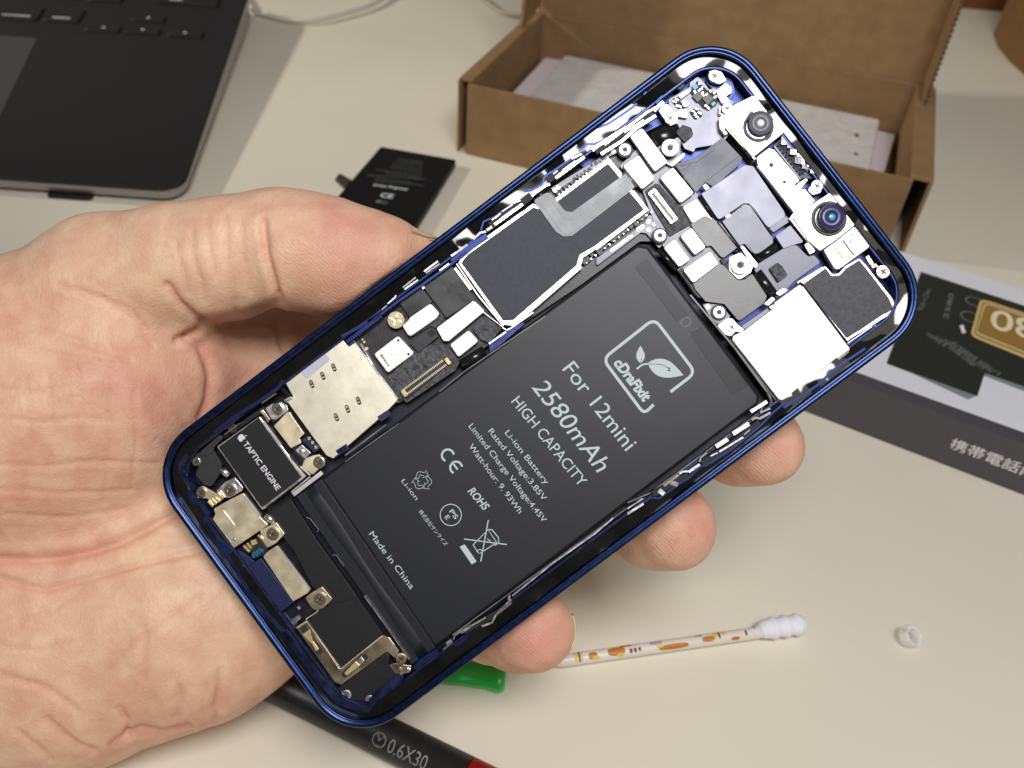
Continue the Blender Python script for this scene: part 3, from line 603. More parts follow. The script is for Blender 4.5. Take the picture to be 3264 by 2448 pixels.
# ------------------------------------------------------------------ lower edge components
plate('black_bracket', 'H', [(520,510),(745,312),(785,360),(650,480),(765,665),(730,790),(640,925),(560,910),(455,790),(505,640),(440,560)], -3.2, -2.3, mat('charcoal_plate', (.03,.031,.03), .1, .5, 600, .2), .5)
cyl_bend('silver_pin', 'H', (745,725), (835,800), 1.4, .7, -1.9, SHINY); cyl_bend('silver_pin', 'H', (1265,1270), (1370,1350), 1.4, .7, -1.9, SHINY)
screw('H', 460, 632, .85, -1.9); plate('tan_bracket', 'H', [(455,935),(540,920),(690,1005),(760,980),(800,1055),(660,1150),(590,1065),(470,1060)], -2.6, -1.9, TAN, .5)
screw('H', 515, 992, 1.0, -1.6)
plate('bracket_arm', 'H', [(690,985),(800,870),(915,815),(1012,935),(1000,975),(870,1050),(800,1060)], -2.5, -1.7, SHINY, .3)
screw('H', 860, 965, 1.15, -1.4)
mb = MB()
for k in range(3): ribbon(mb, 'H', [(600+k*38,1100-k*22),(660+k*38,1160-k*28)], .35, -2, -1.6)
mb.build('spring_coil', GOLD, PH, False, .001)
bars('gold_finger', GOLD, [('H', [(715,1000),(760,1060)], .3), ('H', [(740,980),(790,1050)], .2), ('I', [(650,330),(720,400)], .4), ('I', [(690,300),(740,360)], .3), ('I', [(820,205),(870,255)], .35), ('I', [(740,300),(800,280)], .9)], -2.1, -1.45)
tp = plate('tan_cover', 'H', [(665,1185),(860,1075),(1012,1000),(1040,1030),(1220,1290),(1310,1375),(1215,1440),(880,1665),(800,1520),(640,1310),(692,1272)], -2.8, -1.75, TAN, .3, .1)
plate('embossed_panel', 'H', [(690,1232),(790,1212),(915,1375),(908,1420),(785,1500),(655,1312)], -1.8, -1.58, TAN, [.2,.8,.6,.6,.2,.2], .1, tp)
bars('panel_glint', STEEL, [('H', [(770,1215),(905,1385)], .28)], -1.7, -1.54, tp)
mb = MB(); mb.disc(Q('H', 908, 1548, -1.7), [(.32, -1.75), (.25, -1.70), (.1, -1.72)], 16); mb.build('dimple', SHINY, tp, True, .001)
plate('tan_bracket', 'H', [(1210,1440),(1400,1345),(1500,1482),(1400,1590),(1300,1645),(1235,1560)], -2.5, -1.75, TAN, .2); screw('H', 1360, 1482, 1.2, -1.4)
plate('tan_cover', 'I', [(878,458),(930,400),(1040,328),(1432,850),(1405,885),(1232,985)], -2.7, -1.8, TAN, .25)
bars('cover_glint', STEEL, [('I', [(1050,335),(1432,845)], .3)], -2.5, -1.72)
mb = MB()
for k in range(7): mb.box(Q('I', 770+(k % 4)*34+random.uniform(-4, 4), 455-(k % 4)*22-(k//4)*32, -1.9), .6, .5, -2.5, -1.9, .6)
mb.build('blue_capacitors', SMDB, PH, False, .001)
plate('black_flex', 'I', [(720,360),(860,260),(930,370),(900,430),(800,480),(740,450)], -3, -2.4, CHIP, .2)
plate('port_housing', 'I', [(630,620),(850,475),(1245,990),(1030,1155)], -3.0, -1.9, INDIGO, .15)
plate('port_housing', 'I', [(470,400),(560,370),(640,410),(780,520),(640,610),(590,560)], -3.2, -2.3, INDIGO, .2)
plate('port_housing', 'I', [(1030,1165),(1130,1110),(1200,1190),(1280,1250),(1240,1370),(1170,1370)], -3.2, -2.2, INDIGO, .2)
bars('port_ridge', NAVY, [('I', [(860,480),(1250,990)], .15), ('I', [(650,650),(1000,1150)], .15), ('I', [(890,470),(1240,960)], .08)], -2.6, -1.82)
mb = MB(); mb.disc(Q('I', 990, 770, -1.88), [(.7, -1.95), (.66, -1.88), (.6, -1.88), (.55, -1.93)], 20); mb.build('port_mark', NAVY, PH, False, .001)
bits('I', [(1250,1210,.9,.9),(1290,1180,.8,.8),(1300,1060,.5,.6),(1240,1230,.7,.7)], SHINY, PH, -2.6, -1.9, 'solder_joint')
plate('tan_bracket', 'I', [(1370,940),(1450,880),(1570,808),(1695,960),(1590,1060),(1480,1085),(1440,1045)], -2.6, -1.75, BRASS, .4); screw('I', 1548, 955, 1.15, -1.45)
bars('wire', TAN, [('J', [(425,155),(400,190),(280,270),(290,300)], .18)], -2.3, -1.9)
cover_f = plate('black_cover', 'P', [(848,1645),(925,1588),(1012,1725),(1128,1885),(1165,1950),(1225,2050),(1215,2060),(1085,2125),(975,1985),(1045,1935),(1040,1900),(995,1870),(940,1760)], -3.4, -2.35, MATTE, .3, .08)
bars('cover_seam', HOLE, [('I', [(1545,270),(1420,370),(1430,420),(1780,900),(1920,830)], .06), ('J', [(880,0),(1190,430)], .06)], -2.4, -2.31)
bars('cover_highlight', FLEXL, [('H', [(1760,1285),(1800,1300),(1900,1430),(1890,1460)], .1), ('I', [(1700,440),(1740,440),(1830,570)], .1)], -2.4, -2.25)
plate('speaker_box', 'J', [(300,300),(430,150),(880,20),(1185,450),(690,845)], -3, -2.1, MATTE, .2)
plate('brass_frame', 'J', [(162,380),(285,288),(680,862),(1178,458),(1262,488),(1370,645),(1335,740),(1230,650),(690,1045),(615,1020)], -2.9, -2.0, BRASS, .4, .12)
bars('frame_lip', TAN, [('J', [(280,290),(685,858),(1178,465)], .22), ('J', [(170,375),(280,300)], .3)], -2.3, -1.8)
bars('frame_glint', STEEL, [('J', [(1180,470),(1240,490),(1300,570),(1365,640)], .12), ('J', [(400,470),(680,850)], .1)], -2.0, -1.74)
for sl in ([(255,390),(430,640)], [(965,720),(735,920)]):
    A0, B0 = Q('J', *sl[0], -1.95), Q('J', *sl[1], -1.95); d = (B0-A0)/np.linalg.norm(B0-A0); nn = np.array([-d[1], d[0]])
    P = [B0+(d*math.cos(t)+nn*math.sin(t))*.62 for t in np.linspace(-1.57, 1.57, 9)]+[A0+(d*math.cos(t)+nn*math.sin(t))*.62 for t in np.linspace(1.57, 4.71, 9)]
    mb = MB(); mb.loft([[(*p, -2.02) for p in (P if area2(P) > 0 else P[::-1])], [(*p, -1.97) for p in (P if area2(P) > 0 else P[::-1])]])
    mb.build('contact_slot', CROSS, PH, False, .001)
plate('gold_contact', 'J', [(235,450),(315,395),(362,535),(340,560)], -2.0, -1.7, GOLD, .05); plate('gold_contact', 'J', [(335,545),(365,530),(430,625),(395,650)], -2.0, -1.75, GOLD, .15)
plate('gold_contact', 'J', [(725,905),(860,765),(910,815),(760,935)], -2.0, -1.7, GOLD, .1); plate('gold_contact', 'J', [(865,760),(925,710),(965,760),(915,815)], -2.0, -1.72, SHINY, .1)
plate('microphone_cover', 'J', [(600,1110),(690,1060),(1222,650),(1265,700),(1250,800),(1350,925),(1100,1145),(900,1280),(810,1245),(800,1130)], -3.0, -1.95, MATTE, .4)
mb = MB(); mb.disc(Q('J', 1105, 818, -1.93), [(.42, -1.98), (.42, -1.93)], 20); mb.build('hole', HOLE, PH, False, .001)
screw('J', 1395, 738, 1.05, -1.8, BRASS); screw('J', 750, 1165, .95, -1.7, SHINY); screw('J', 1030, 1225, .95, -1.8, SHINY)
plate('screw_boss', 'J', [(660,1130),(740,1090),(810,1200),(800,1250),(700,1240)], -2.8, -2.2, SHINY, .4); plate('screw_boss', 'J', [(970,1200),(1090,1150),(1100,1220),(1030,1290),(960,1260)], -2.8, -2.2, BRASS, .4)
plate('corner_clip', 'J', [(1250,800),(1330,790),(1520,820),(1500,900),(1360,930)], -3, -2.4, BRASS, .3)
bits('J', [(1470,880,.7,.4,.6),(1490,870,.3,.6,.6),(1380,860,.4,.5)], SHINY, PH, -2.5, -2.1, 'solder_joint')
bars('dark_liner', MATTE, [('J', [(150,450),(380,760),(620,1080)], .9), ('G', [(420,1440),(900,1110)], .8)], -3.4, -2.6)
mb = MB(); c = Q('G', 515, 1350, -1.9); mb.disc(c, [(.9, -2.8), (.9, -2.0), (.8, -1.9), (.6, -1.95)], 24); mb.build('rubber_button', CROSS, PH, True, .001)
plate('grey_bracket', 'G', [(150,1610),(370,1420),(405,1470),(300,1570),(290,1640),(130,1680)], -2.9, -2.1, MATS['charcoal_plate'], .3)
bars('contact_strip', BRASS, [('G', [(580,1230),(650,1180)], .25), ('G', [(860,1050),(960,980),(1030,935)], .3), ('G', [(430,1420),(600,1290)], .2)], -2.4, -1.8)
# ------------------------------------------------------------------ spring clips along both long sides
bars('spring_clip', SHINY, [
    ('E', [(650,1165),(980,925)], .5), ('E', [(730,1085),(870,985)], .2), ('E', [(1370,615),(1705,370)], .5), ('E', [(1450,530),(1600,420)], .25),
    ('E', [(400,1340),(480,1260),(550,1245)], .4), ('E', [(1090,830),(1130,790),(1260,700),(1300,690)], .4), ('E', [(1800,290),(1860,240),(2060,110),(2212,20)], .55),
    ('E', [(560,1230),(620,1190)], .5), ('E', [(870,910),(950,880)], .2), ('E', [(1560,390),(1660,340),(1670,330)], .22), ('E', [(1340,570),(1390,530)], .25),
    ('E', [(620,1110),(690,1060),(720,1030)], .16), ('E', [(740,1010),(860,930)], .12), ('E', [(220,1480),(330,1400)], .4), ('E', [(140,1530),(200,1490)], .25),
    ('A', [(60,1440),(300,1290),(480,1130),(700,990)], .5), ('A', [(330,1190),(560,1040)], .3), ('A', [(100,1330),(600,950),(760,860)], .35), ('A', [(680,930),(760,850),(790,830)], .6),
    ('F', [(680,430),(830,310)], .3), ('F', [(700,450),(855,340)], .25), ('F', [(930,240),(1090,120)], .3), ('F', [(950,260),(1110,150)], .25), ('F', [(1110,230),(1220,150)], .3),
    ('F', [(500,620),(580,550),(600,520)], .25), ('F', [(430,690),(490,640)], .25), ('F', [(1250,60),(1320,10)], .3), ('G', [(1130,1020),(1210,980)], .3),
    ('N', [(1460,330),(1500,300),(1560,310),(1680,240)], .4), ('N', [(1240,490),(1430,370)], .75), ('N', [(1040,640),(1180,550)], .75),
    ('N', [(850,820),(860,770),(930,710)], .28), ('N', [(720,940),(850,850)], .4), ('N', [(610,960),(650,935),(715,930)], .3), ('N', [(430,1100),(600,970)], .45),
    ('N', [(980,750),(1060,710)], .25), ('N', [(1080,700),(1360,530)], .3), ('N', [(1370,500),(1440,440)], .2), ('N', [(0,1430),(190,1310)], .4), ('N', [(0,1370),(180,1250)], .2),
    ('N', [(510,1060),(590,1090)], .8), ('N', [(370,1150),(430,1200)], .8), ('N', [(1450,230),(1640,110)], .6), ('N', [(1560,240),(1680,190)], .3),
    ('J', [(2010,510),(2030,460),(2212,345)], .25), ('J', [(1930,560),(1990,520)], .5), ('J', [(1890,630),(2000,540)], .35), ('J', [(2100,440),(2212,370)], .15),
    ('L', [(1070,1590),(1150,1560),(1180,1500),(1300,1380)], .35), ('L', [(1200,1480),(1300,1400)], .6), ('L', [(1280,1380),(1290,1350)], .3), ('L', [(930,1620),(1100,1520)], .3),
    ], -2.4, -1.02)
bars('spring_clip', STEEL, [('L', [(1310,1350),(1620,1100),(1960,860),(2100,740)], .26)], -2.4, -1.7)
bars('battery_rail', TAPE, [('N', [(0,1300),(260,1190),(900,720),(1560,230),(1620,110)], .22), ('N', [(0,1370),(270,1215),(1250,470),(1660,170),(1690,110),(1640,0)], .18),
    ('M', [(0,330),(520,950),(940,1520),(960,1600)], .3), ('M', [(470,860),(980,1530),(1040,1610),(1120,1600)], .22),
    ('K', [(0,610),(200,450),(830,20)], .18), ('L', [(0,250),(320,10)], .25), ('L', [(0,300),(420,0)], .15), ('L', [(840,1659),(1290,1330),(2212,660)], .2)], -2.8, -1.9)
bars('battery_rail', SHINY, [('J', [(960,0),(1200,330),(1490,745)], .14)], -2.6, -1.75)
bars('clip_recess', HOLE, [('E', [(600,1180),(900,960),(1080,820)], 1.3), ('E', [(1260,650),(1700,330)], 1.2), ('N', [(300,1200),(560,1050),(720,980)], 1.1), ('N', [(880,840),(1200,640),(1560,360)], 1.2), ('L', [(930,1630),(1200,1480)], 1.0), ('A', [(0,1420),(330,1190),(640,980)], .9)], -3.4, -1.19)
# ------------------------------------------------------------------ battery
bt = plate('battery', 'P', [(1020,1527),(2030,779),(2066,785),(2422,1262),(2418,1288),(1386,2066)], -4.6, -1.95, BATT, [.3,1.2,1.2,1.2,1.2,.3], .55)
bt.data.polygons.foreach_set('use_smooth', [False]*len(bt.data.polygons))
plate('battery_wrap_fold', 'P', [(942,1583),(1024,1525),(1390,2064),(1312,2122)], -4.6, -2.5, BATT, .3, .2, bt)
for (p0, p1, w, z) in (((985,1556),(1350,2092),1.3,-2.42),):
    A0, B0 = Q('P', *p0, z), Q('P', *p1, z); t = (B0-A0)/np.linalg.norm(B0-A0); nn = np.array([-t[1], t[0]])
    mb = MB(); mb.loft([[(*(A0+(B0-A0)*s_+nn*w*math.cos(k*math.pi/10)*(1+.25*math.sin(s_*9))), z-.25+.25*math.sin(k*math.pi/10)) for k in range(11)] for s_ in np.linspace(0, 1, 14)])
    mb.build('wrap_ridge', BATT, bt, True, .001)
plate('dark_label', 'P', [(2024,852),(2062,824),(2196,1004),(2157,1024)], -2, -1.9, BATT2, .3, .02, bt)
plate('dark_label', 'P', [(2197,1062),(2235,1040),(2388,1232),(2335,1258)], -2, -1.9, BATT2, .3, .02, bt)
HB = -1.93
kq = lambda u, v, t='K': Q(t, u, v, HB)
def btxt(body, p, q, cap, t='K', bold=0., shear=0.): print_on('printed_text', body, kq(*p, t), kq(*q, t), cap, HB, PRINT, bt, bold, shear)
mmk = .40687/17.85
btxt('For 12mini', (962,438), (1462,1080), 122*mmk)
btxt('2580mAh', (722,578), (1238,1245), 140*mmk, shear=.18)
btxt('HIGH CAPACITY', (562,692), (1100,1360), 86*mmk)
btxt('Li-ion Battery', (512,935), (832,1342), 46*mmk)
btxt('Rated Voltage:3.85V', (382,922), (812,1468), 46*mmk)
btxt('Limited Charge Voltage:4.45V', (228,884), (812,1638), 46*mmk)
btxt('Watt-hour: 9. 93Wh', (228,1040), (622,1568), 46*mmk)
btxt('ROHS', (958,532), (1085,680), 62*mmk, 'L', .02, .18)
btxt('Li-ion', (438,452), (553,602), 34*mmk, 'L')
btxt('Made in China', (185,868), (512,1302), 48*mmk, 'L')
btxt('株式会社サンライズ', (575,690), (783,962), 28*mmk, 'L')
btxt('cDraFixit', (1362,385), (1602,692), 82*mmk, 'K', .045, .12)
print_on('printed_text', '105', kq(2035, 120), kq(1880, -70), 2.1, HB-.005, PRINTF, bt)
mb = MB()
ex = kq(1300, 1300)-kq(700, 500); ex /= np.linalg.norm(ex); ey = np.array([-ex[1], ex[0]])
W = .50
def lst(t, P): return [kq(u, v, t) for u, v in P]
def smooth_line(P, r, seg=6):                   # open polyline with rounded corners
    out = [P[0]]
    for i in range(1, len(P)-1):
        a, b, c = P[i-1], P[i], P[i+1]; u = a-b; v = c-b; lu, lv = np.linalg.norm(u), np.linalg.norm(v); d = min(r, lu*.49, lv*.49)
        p0, p1 = b+u/lu*d, b+v/lv*d
        for k in range(seg+1): t = k/seg; out.append((1-t)**2*p0+2*t*(1-t)*b+t*t*p1)
    return out+[P[-1]]
stroke(mb, smooth_line(lst('K', [(1812,612),(2008,462),(1685,38),(1282,355),(1605,785),(1680,712)]), 1.6), 24*mmk, HB)
def leaf(a, b, w0, w1, n=14):
    A0, B0 = a, b; d = B0-A0; nn = np.array([-d[1], d[0]])
    up = [A0+d*(i/n)+nn*w0*math.sin(math.pi*(i/n)**.8) for i in range(n+1)]; dn = [A0+d*(i/n)-nn*w1*math.sin(math.pi*(i/n)**.8) for i in range(n, -1, -1)]
    return up+dn[1:-1]
poly(mb, leaf(kq(1578,388), kq(1576,250), .24, .24), HB)
poly(mb, leaf(kq(1635,385), kq(1914,482), .24, .24), HB)
stroke(mb, smooth_line(lst('K', [(1548,434),(1590,396),(1650,392),(1700,396)]), 1.0), 14*mmk, HB)
mb.build('printed_logo', PRINT, bt, False, .001)
mb = MB(); bo = kq(1800, 436); 
poly(mb, [bo+ex*x+ey*y for x, y in ((-.5, .05), (.05, .42), (0, .08), (.5, -.02), (-.05, -.42), (0, -.06))], HB+.01)
stroke(mb, lst('K', [(1700,394),(1760,402),(1790,425)]), 5*mmk, HB+.01); stroke(mb, lst('K', [(1578,385),(1588,345)]), 4*mmk, HB+.01)
mb.build('logo_cutout', BATT, bt, False, .001)
mb = MB()
cc = kq(805, 250, 'L'); th = math.atan2(ex[1], ex[0])
stroke(mb, arc(cc, 1.08, th+math.radians(62), th+math.radians(298)), .38, HB)
cc = kq(870, 345, 'L')
stroke(mb, arc(cc, 1.08, th+math.radians(62), th+math.radians(298)), .38, HB); stroke(mb, [cc-ex*1.05, cc+ex*.45], .34, HB)
cc = kq(828, 716, 'L'); stroke(mb, arc(cc, 1.92, 0, 2*math.pi, 48)[:-1], .15, HB, True)
cc = kq(605, 448, 'L')                           # recycling arrows
def rotp(p, a): return np.array([p[0]*math.cos(a)-p[1]*math.sin(a), p[0]*math.sin(a)+p[1]*math.cos(a)])
for k in range(3):
    a = th+math.pi/2+k*2*math.pi/3
    P = [(-.75, .62), (.10, .62+.62), (.5, 1.2), (1.05, .55), (1.4, .78), (1.25, -.15), (.35, .1), (.62, .28), (.28, .75), (-.2, .45), (-.75, .62)]
    stroke(mb, [cc+rotp(np.array(p)*1.15+np.array([0, .25]), a) for p in P], .10, HB)
stroke(mb, lst('L', [(1122,756),(1063,1080)]), .20, HB); stroke(mb, lst('L', [(932,905),(1267,948)]), .20, HB)
poly(mb, lst('L', [(897,965),(937,946),(1030,1080),(992,1104)]), HB)
stroke(mb, lst('L', [(1003,950),(1120,832),(1190,935),(1160,950),(1055,1018),(1040,1010),(1003,950)]), .16, HB)
stroke(mb, lst('L', [(1120,830),(1150,832),(1200,890),(1205,935),(1170,955)]), .18, HB); stroke(mb, lst('L', [(1115,900),(1128,920),(1142,912)]), .16, HB)
stroke(mb, arc(kq(1056, 1002, 'L'), .36, 0, 2*math.pi, 20)[:-1], .14, HB, True)
mb.build('printed_marks', PRINT, bt, False, .001)
c1 = kq(828, 716, 'L'); cp = .82
print_on('printed_text', 'PS', c1+ey*.12-ex*.78+ex*.1, c1+ey*.12+ex*1.15, cp, HB, PRINT, bt, .012)
print_on('printed_text', 'E', c1-ey*1.15-ex*.35, c1-ey*1.15+ex*.3, cp, HB, PRINT, bt, .012)
# ------------------------------------------------------------------ table and the things lying on it
TABLE = mat('cream_tabletop', S((228,222,202)), 0, .42, 9, .04, .000012, 700, .05)
mb = MB(); mb.loft([[(x, y, z) for x, y in ((-1.1, -.35), (1.1, -.35), (1.1, 1.25), (-1.1, 1.25))] for z in (-.03, 0)])
tag(mb.build('table_top', TABLE), kind='structure')
_t = TABLE.node_tree; _b = _t.nodes['Principled BSDF']; _src = _b.inputs['Base Color'].links[0].from_socket
_tc = _t.nodes.new('ShaderNodeTexCoord'); _v = _t.nodes.new('ShaderNodeTexVoronoi'); _v.inputs['Scale'].default_value = 55; _v.inputs['Randomness'].default_value = 1
_w = _t.nodes.new('ShaderNodeMapRange'); _w.inputs['From Min'].default_value = .012; _w.inputs['From Max'].default_value = .022; _w.inputs['To Min'].default_value = .35; _w.inputs['To Max'].default_value = 0
_m = _t.nodes.new('ShaderNodeMix'); _m.data_type = 'RGBA'; _m.inputs['B'].default_value = (.25, .2, .15, 1)
_t.links.new(_tc.outputs['Object'], _v.inputs['Vector']); _t.links.new(_v.outputs['Distance'], _w.inputs['Value']); _t.links.new(_w.outputs['Result'], _m.inputs['Factor'])
_t.links.new(_src, _m.inputs['A']); _t.links.new(_m.outputs['Result'], _b.inputs['Base Color'])
def Tn(px, py, z=0): v = T(px, py, z); return np.array([v.x, v.y, v.z])
def slab(name, P, z0, z1, m, r=.001, bev=.0003, parent=None):   # P metres, 2D
    mb = MB(); plate_mb(mb, [np.array(p[:2]) for p in P], z0, z1, r, bev); return mb.build(name, m, parent)
# laptop: wedge body, a few keys and the trackpad corner
lap = empty('laptop', T(560, 640)); tag(lap, 'dark grey laptop, front corner with arrow keys, at the upper left', 'laptop')
iv = lap.matrix_basis.inverted()
def child(o, p): o.parent = p; return o
def local_to(o, root): 
    L = Vector(root.location); o.data.transform(Matrix.Translation(-L)); return o
DECK = mat('dark_aluminium_deck', (.013, .012, .0125), .2, .6, 900, .08, .000006, 9000)
EDGE = mat('aluminium_edge', (.42, .39, .36), .7, .38)
KEYM = mat('key_cap_black', (.010, .010, .011), 0, .5); WELL = mat('key_well', (.006, .006, .006), 0, .6)
GLY = mat('key_legend', (.95, .95, .95), 0, .5)
P0 = Tn(625, 615, 7.0); Pl = Tn(0, 574, 6.5); Pr = Tn(790, 0, 16.5)
ux = (Pl-P0)[:2]; ux /= np.linalg.norm(ux); uy = (Pr-Tn(631, 472, 8.6))[:2]; uy /= np.linalg.norm(uy)
P0[:2] = P0[:2]
# corner = intersection of front edge line and right edge line
A_ = np.array([ux, -uy]).T; st = np.linalg.solve(A_, Pr[:2]-Pl[:2]); C0 = Pl[:2]+ux*st[0]
def LP(a, b): return C0+ux*a+uy*b                # a to the left, b to the back
def deckz(b): return .0066+.0105*max(0, b)/.21
def deck_loop(off, z_f, n=8):
    r = .011; pts = []
    W_, D_ = .304, .212
    for ca, cb, a0 in ((r, r, 3), (W_-r, r, 2), (W_-r, D_-r, 1), (r, D_-r, 0)):
        for k in range(n+1):
            t = (a0*90-k*90/n)*math.pi/180 if False else None
        pass
    cs = ((r, r, 180, 270), (W_-r, r, 270, 360), (W_-r, D_-r, 0, 90), (r, D_-r, 90, 180))
    for ca, cb, a0, a1 in cs:
        for k in range(n+1):
            t = math.radians(a0+(a1-a0)*k/n); a = ca+(r-off)*math.cos(t); b = cb+(r-off)*math.sin(t)
            q = LP(a, b); pts.append((q[0], q[1], z_f(b)))
    return pts[::-1] if False else pts
dl_ = [deck_loop(.002, lambda b: .0020), deck_loop(.0015, lambda b: .0026+.001*b/.21), deck_loop(0, lambda b: deckz(b)-.0016), deck_loop(.0003, lambda b: deckz(b)-.0004), deck_loop(.0009, deckz)]
mb = MB(); mb.loft(dl_[:-1], cap1=False); mb.loft(dl_[-2:], cap0=False, mi=1)
o = mb.build('body', [EDGE, DECK], lap); local_to(o, lap)
for k in range(len(o.data.polygons)-1, -1, -1): pass
kd = {}
def deck_pt(px, py):                             # traced point on the sloping deck
    z = 12.0
    for _ in range(6):
        q = Tn(px, py, z); b = ((q[:2]-C0) @ uy-((q[:2]-C0) @ ux)*(ux @ uy))/(1-(ux @ uy)**2); z = deckz(b)*1000
    return q, b
def deck_slab(name, P, h, m, r=.001, parent=lap, dz=0.0, bev=.0002):
    R = rounded([np.array(p[:2]) for p in P], r); I = inset(R, bev)
    def zz(p): 
        b = ((p-C0) @ uy-((p-C0) @ ux)*(ux @ uy))/(1-(ux @ uy)**2); return deckz(b)
    mb = MB(); mb.loft([[(*p, zz(p)+dz-.0002) for p in R], [(*p, zz(p)+h-bev) for p in R], [(*p, zz(p)+h) for p in I]])
    o = mb.build(name, m, parent); local_to(o, lap); return o
def keyat(px, py, w, d, legend=None, cap=1.6, sh=0, sub=()):
    q, b = deck_pt(px, py); c = q[:2]
    P = [c+ux*sx*w/2+uy*sy*d/2 for sx, sy in ((-1, -1), (1, -1), (1, 1), (-1, 1))]
    k = deck_slab('key', P, .0009, KEYM, .0012)
    for (body, dx, dy, wd, cp) in sub:
        a = c-ux*(dx-wd/2)*.001+uy*dy*.001; e = c-ux*(dx+wd/2)*.001+uy*dy*.001
        a = c+ux*(-dx+wd/2)*.001+uy*dy*.001; e = c+ux*(-dx-wd/2)*.001+uy*dy*.001
        o = print_on('legend', body, a, e, cp*.001, deckz(b)+.00098, GLY, k, .035, 0, 1.0); local_to(o, lap)
    return k
q0, _ = deck_pt(700, 150)
wp = [deck_pt(*p)[0][:2] for p in ((668, 138),(-60, 105),(-60, -60),(690, -60))]
deck_slab('key_well', [LP(.008+0, .088) if False else p for p in wp], .00006, WELL, .002)
tri = {'l': '◂', 'u': '▴', 'd': '▾', 'r': '▸'}
def trikey(px, py, w, d, kind):
    k = keyat(px, py, w, d); q, b = deck_pt(px, py); c = q[:2]; s = .0011
    sh = dict(l=((-1, 0), (.8, .9), (.8, -.9)), r=((1, 0), (-.8, -.9), (-.8, .9)), u=((0, 1), (-.9, -.8), (.9, -.8)), d=((0, -1), (.9, .8), (-.9, .8)))[kind]
    P = [c-ux*x*s+uy*y*s for x, y in sh]
    if area2(P) < 0: P = P[::-1]
    m_ = MB(); m_.add([(*p, deckz(b)+.00098) for p in P], [(0, 1, 2)]); o = m_.build('legend', GLY, k); local_to(o, lap)
trikey(330, 93, .0172, .0078, 'l'); trikey(474, 62, .0172, .0074, 'u'); trikey(456, 100, .0172, .0076, 'd'); trikey(592, 110, .0172, .0080, 'r')
keyat(208, 52, .0172, .0168, sub=(('⌥', 0, 2.4, 3.2, 2.2), ('option', -.5, -5.6, 9.2, 1.9)))
keyat(62, 44, .022, .0168, sub=(('⌘', 1.5, 2.6, 3.2, 2.2), ('command', 0, -5.6, 14.0, 1.9)))
keyat(600, -2, .034, .0168, sub=(('shift', -5.5, -5.6, 7.2, 1.9),))
keyat(345, -12, .0172, .0168, sub=(('/', 0, -3.5, 1.2, 3.4),)); keyat(215, -22, .0172, .0168); keyat(85, -30, .0172, .0168)
tpq = [deck_pt(*p)[0][:2] for p in ((0, 370),(118, 122),(-300, 90),(-420, 350))]
deck_slab('trackpad', tpq, .00008, mat('trackpad_surface', (.085, .078, .075), .25, .42), .002)
P = [Tn(345, 628, 0), Tn(485, 643, 0)]
fx = [LP(.038, -.0006), LP(.056, -.0006), LP(.056, .008), LP(.038, .008)]
o = slab('rubber_foot', fx, .0002, .0018, WELL, .002, .0005, lap); local_to(o, lap)
# ------------------------------------------------------------------ open cardboard box
CARD = mat('kraft_cardboard', S((136,107,70)), 0, .85, 130, .12, .00014, 500)
CARDD = mat('cardboard_flute', S((92,70,46)), 0, .9)
cb = empty('cardboard_box', T(1487, 492)); tag(cb, 'open brown cardboard box with raised lid behind the smartphone', 'box')
H_ = .033
fl = Tn(1484, 492)[:2]; fr_ = Tn(2912, 575, 33)[:2]; bl = Tn(1652, 78, 33)[:2]; e1 = fr_-fl; wlen = np.linalg.norm(e1); e1 /= wlen
e2 = np.array([-e1[1], e1[0]]); dlen = .0985
def BP(a, b): return fl+e1*a+e2*b
def wall(name, p, q, z0, z1, th, m=CARD, parent=cb, root=None):
    p, q = np.array(p), np.array(q); d = (q-p)/np.linalg.norm(q-p); nn = np.array([-d[1], d[0]])*th
    P = [p, q, q+nn, p+nn]; o = slab(name, P, z0, z1, m, .0003, .0002, parent); local_to(o, root or cb); return o
t_ = .0016
o = slab('floor', [BP(0, 0), BP(wlen, 0), BP(wlen, dlen), BP(0, dlen)], .0003, .0018, CARD, .0005, .0002, cb); local_to(o, cb)
wall('front_wall', BP(0, 0), BP(wlen, 0), .0018, H_, t_)
wall('back_wall', BP(0, dlen-t_), BP(wlen, dlen-t_), .0018, H_+.001, t_)
def prism_wall(name, pts, z0, z1, m=CARD, r=.001):
    o = slab(name, pts, z0, z1, m, r, .0006, cb); local_to(o, cb); return o
prism_wall('side_wall', [BP(-.0048, .0006), BP(-.0036, .0), BP(-.0030, dlen), BP(-.0048, dlen)], .0005, H_+.0012)
prism_wall('side_wall', [BP(.0003, .002), BP(.0016, .002), BP(.0016, dlen-.002), BP(.0003, dlen-.002)], .0018, H_-.0004)
prism_wall('side_fold', [BP(-.0048, .0025), BP(.0016, .0025), BP(.0016, dlen), BP(-.0048, dlen)], H_, H_+.0016, r=.0012)
prism_wall('side_wall', [BP(wlen+.0058, .0), BP(wlen+.0072, 0), BP(wlen+.0072, dlen), BP(wlen+.0058, dlen)], .0005, H_+.0012)
prism_wall('side_wall', [BP(wlen-.0016, .002), BP(wlen-.0003, .002), BP(wlen-.0003, dlen-.002), BP(wlen-.0016, dlen-.002)], .0018, H_-.0004)
prism_wall('side_fold', [BP(wlen-.0016, .0008), BP(wlen+.0072, .0008), BP(wlen+.0072, dlen), BP(wlen-.0016, dlen)], H_, H_+.0016, r=.0012)
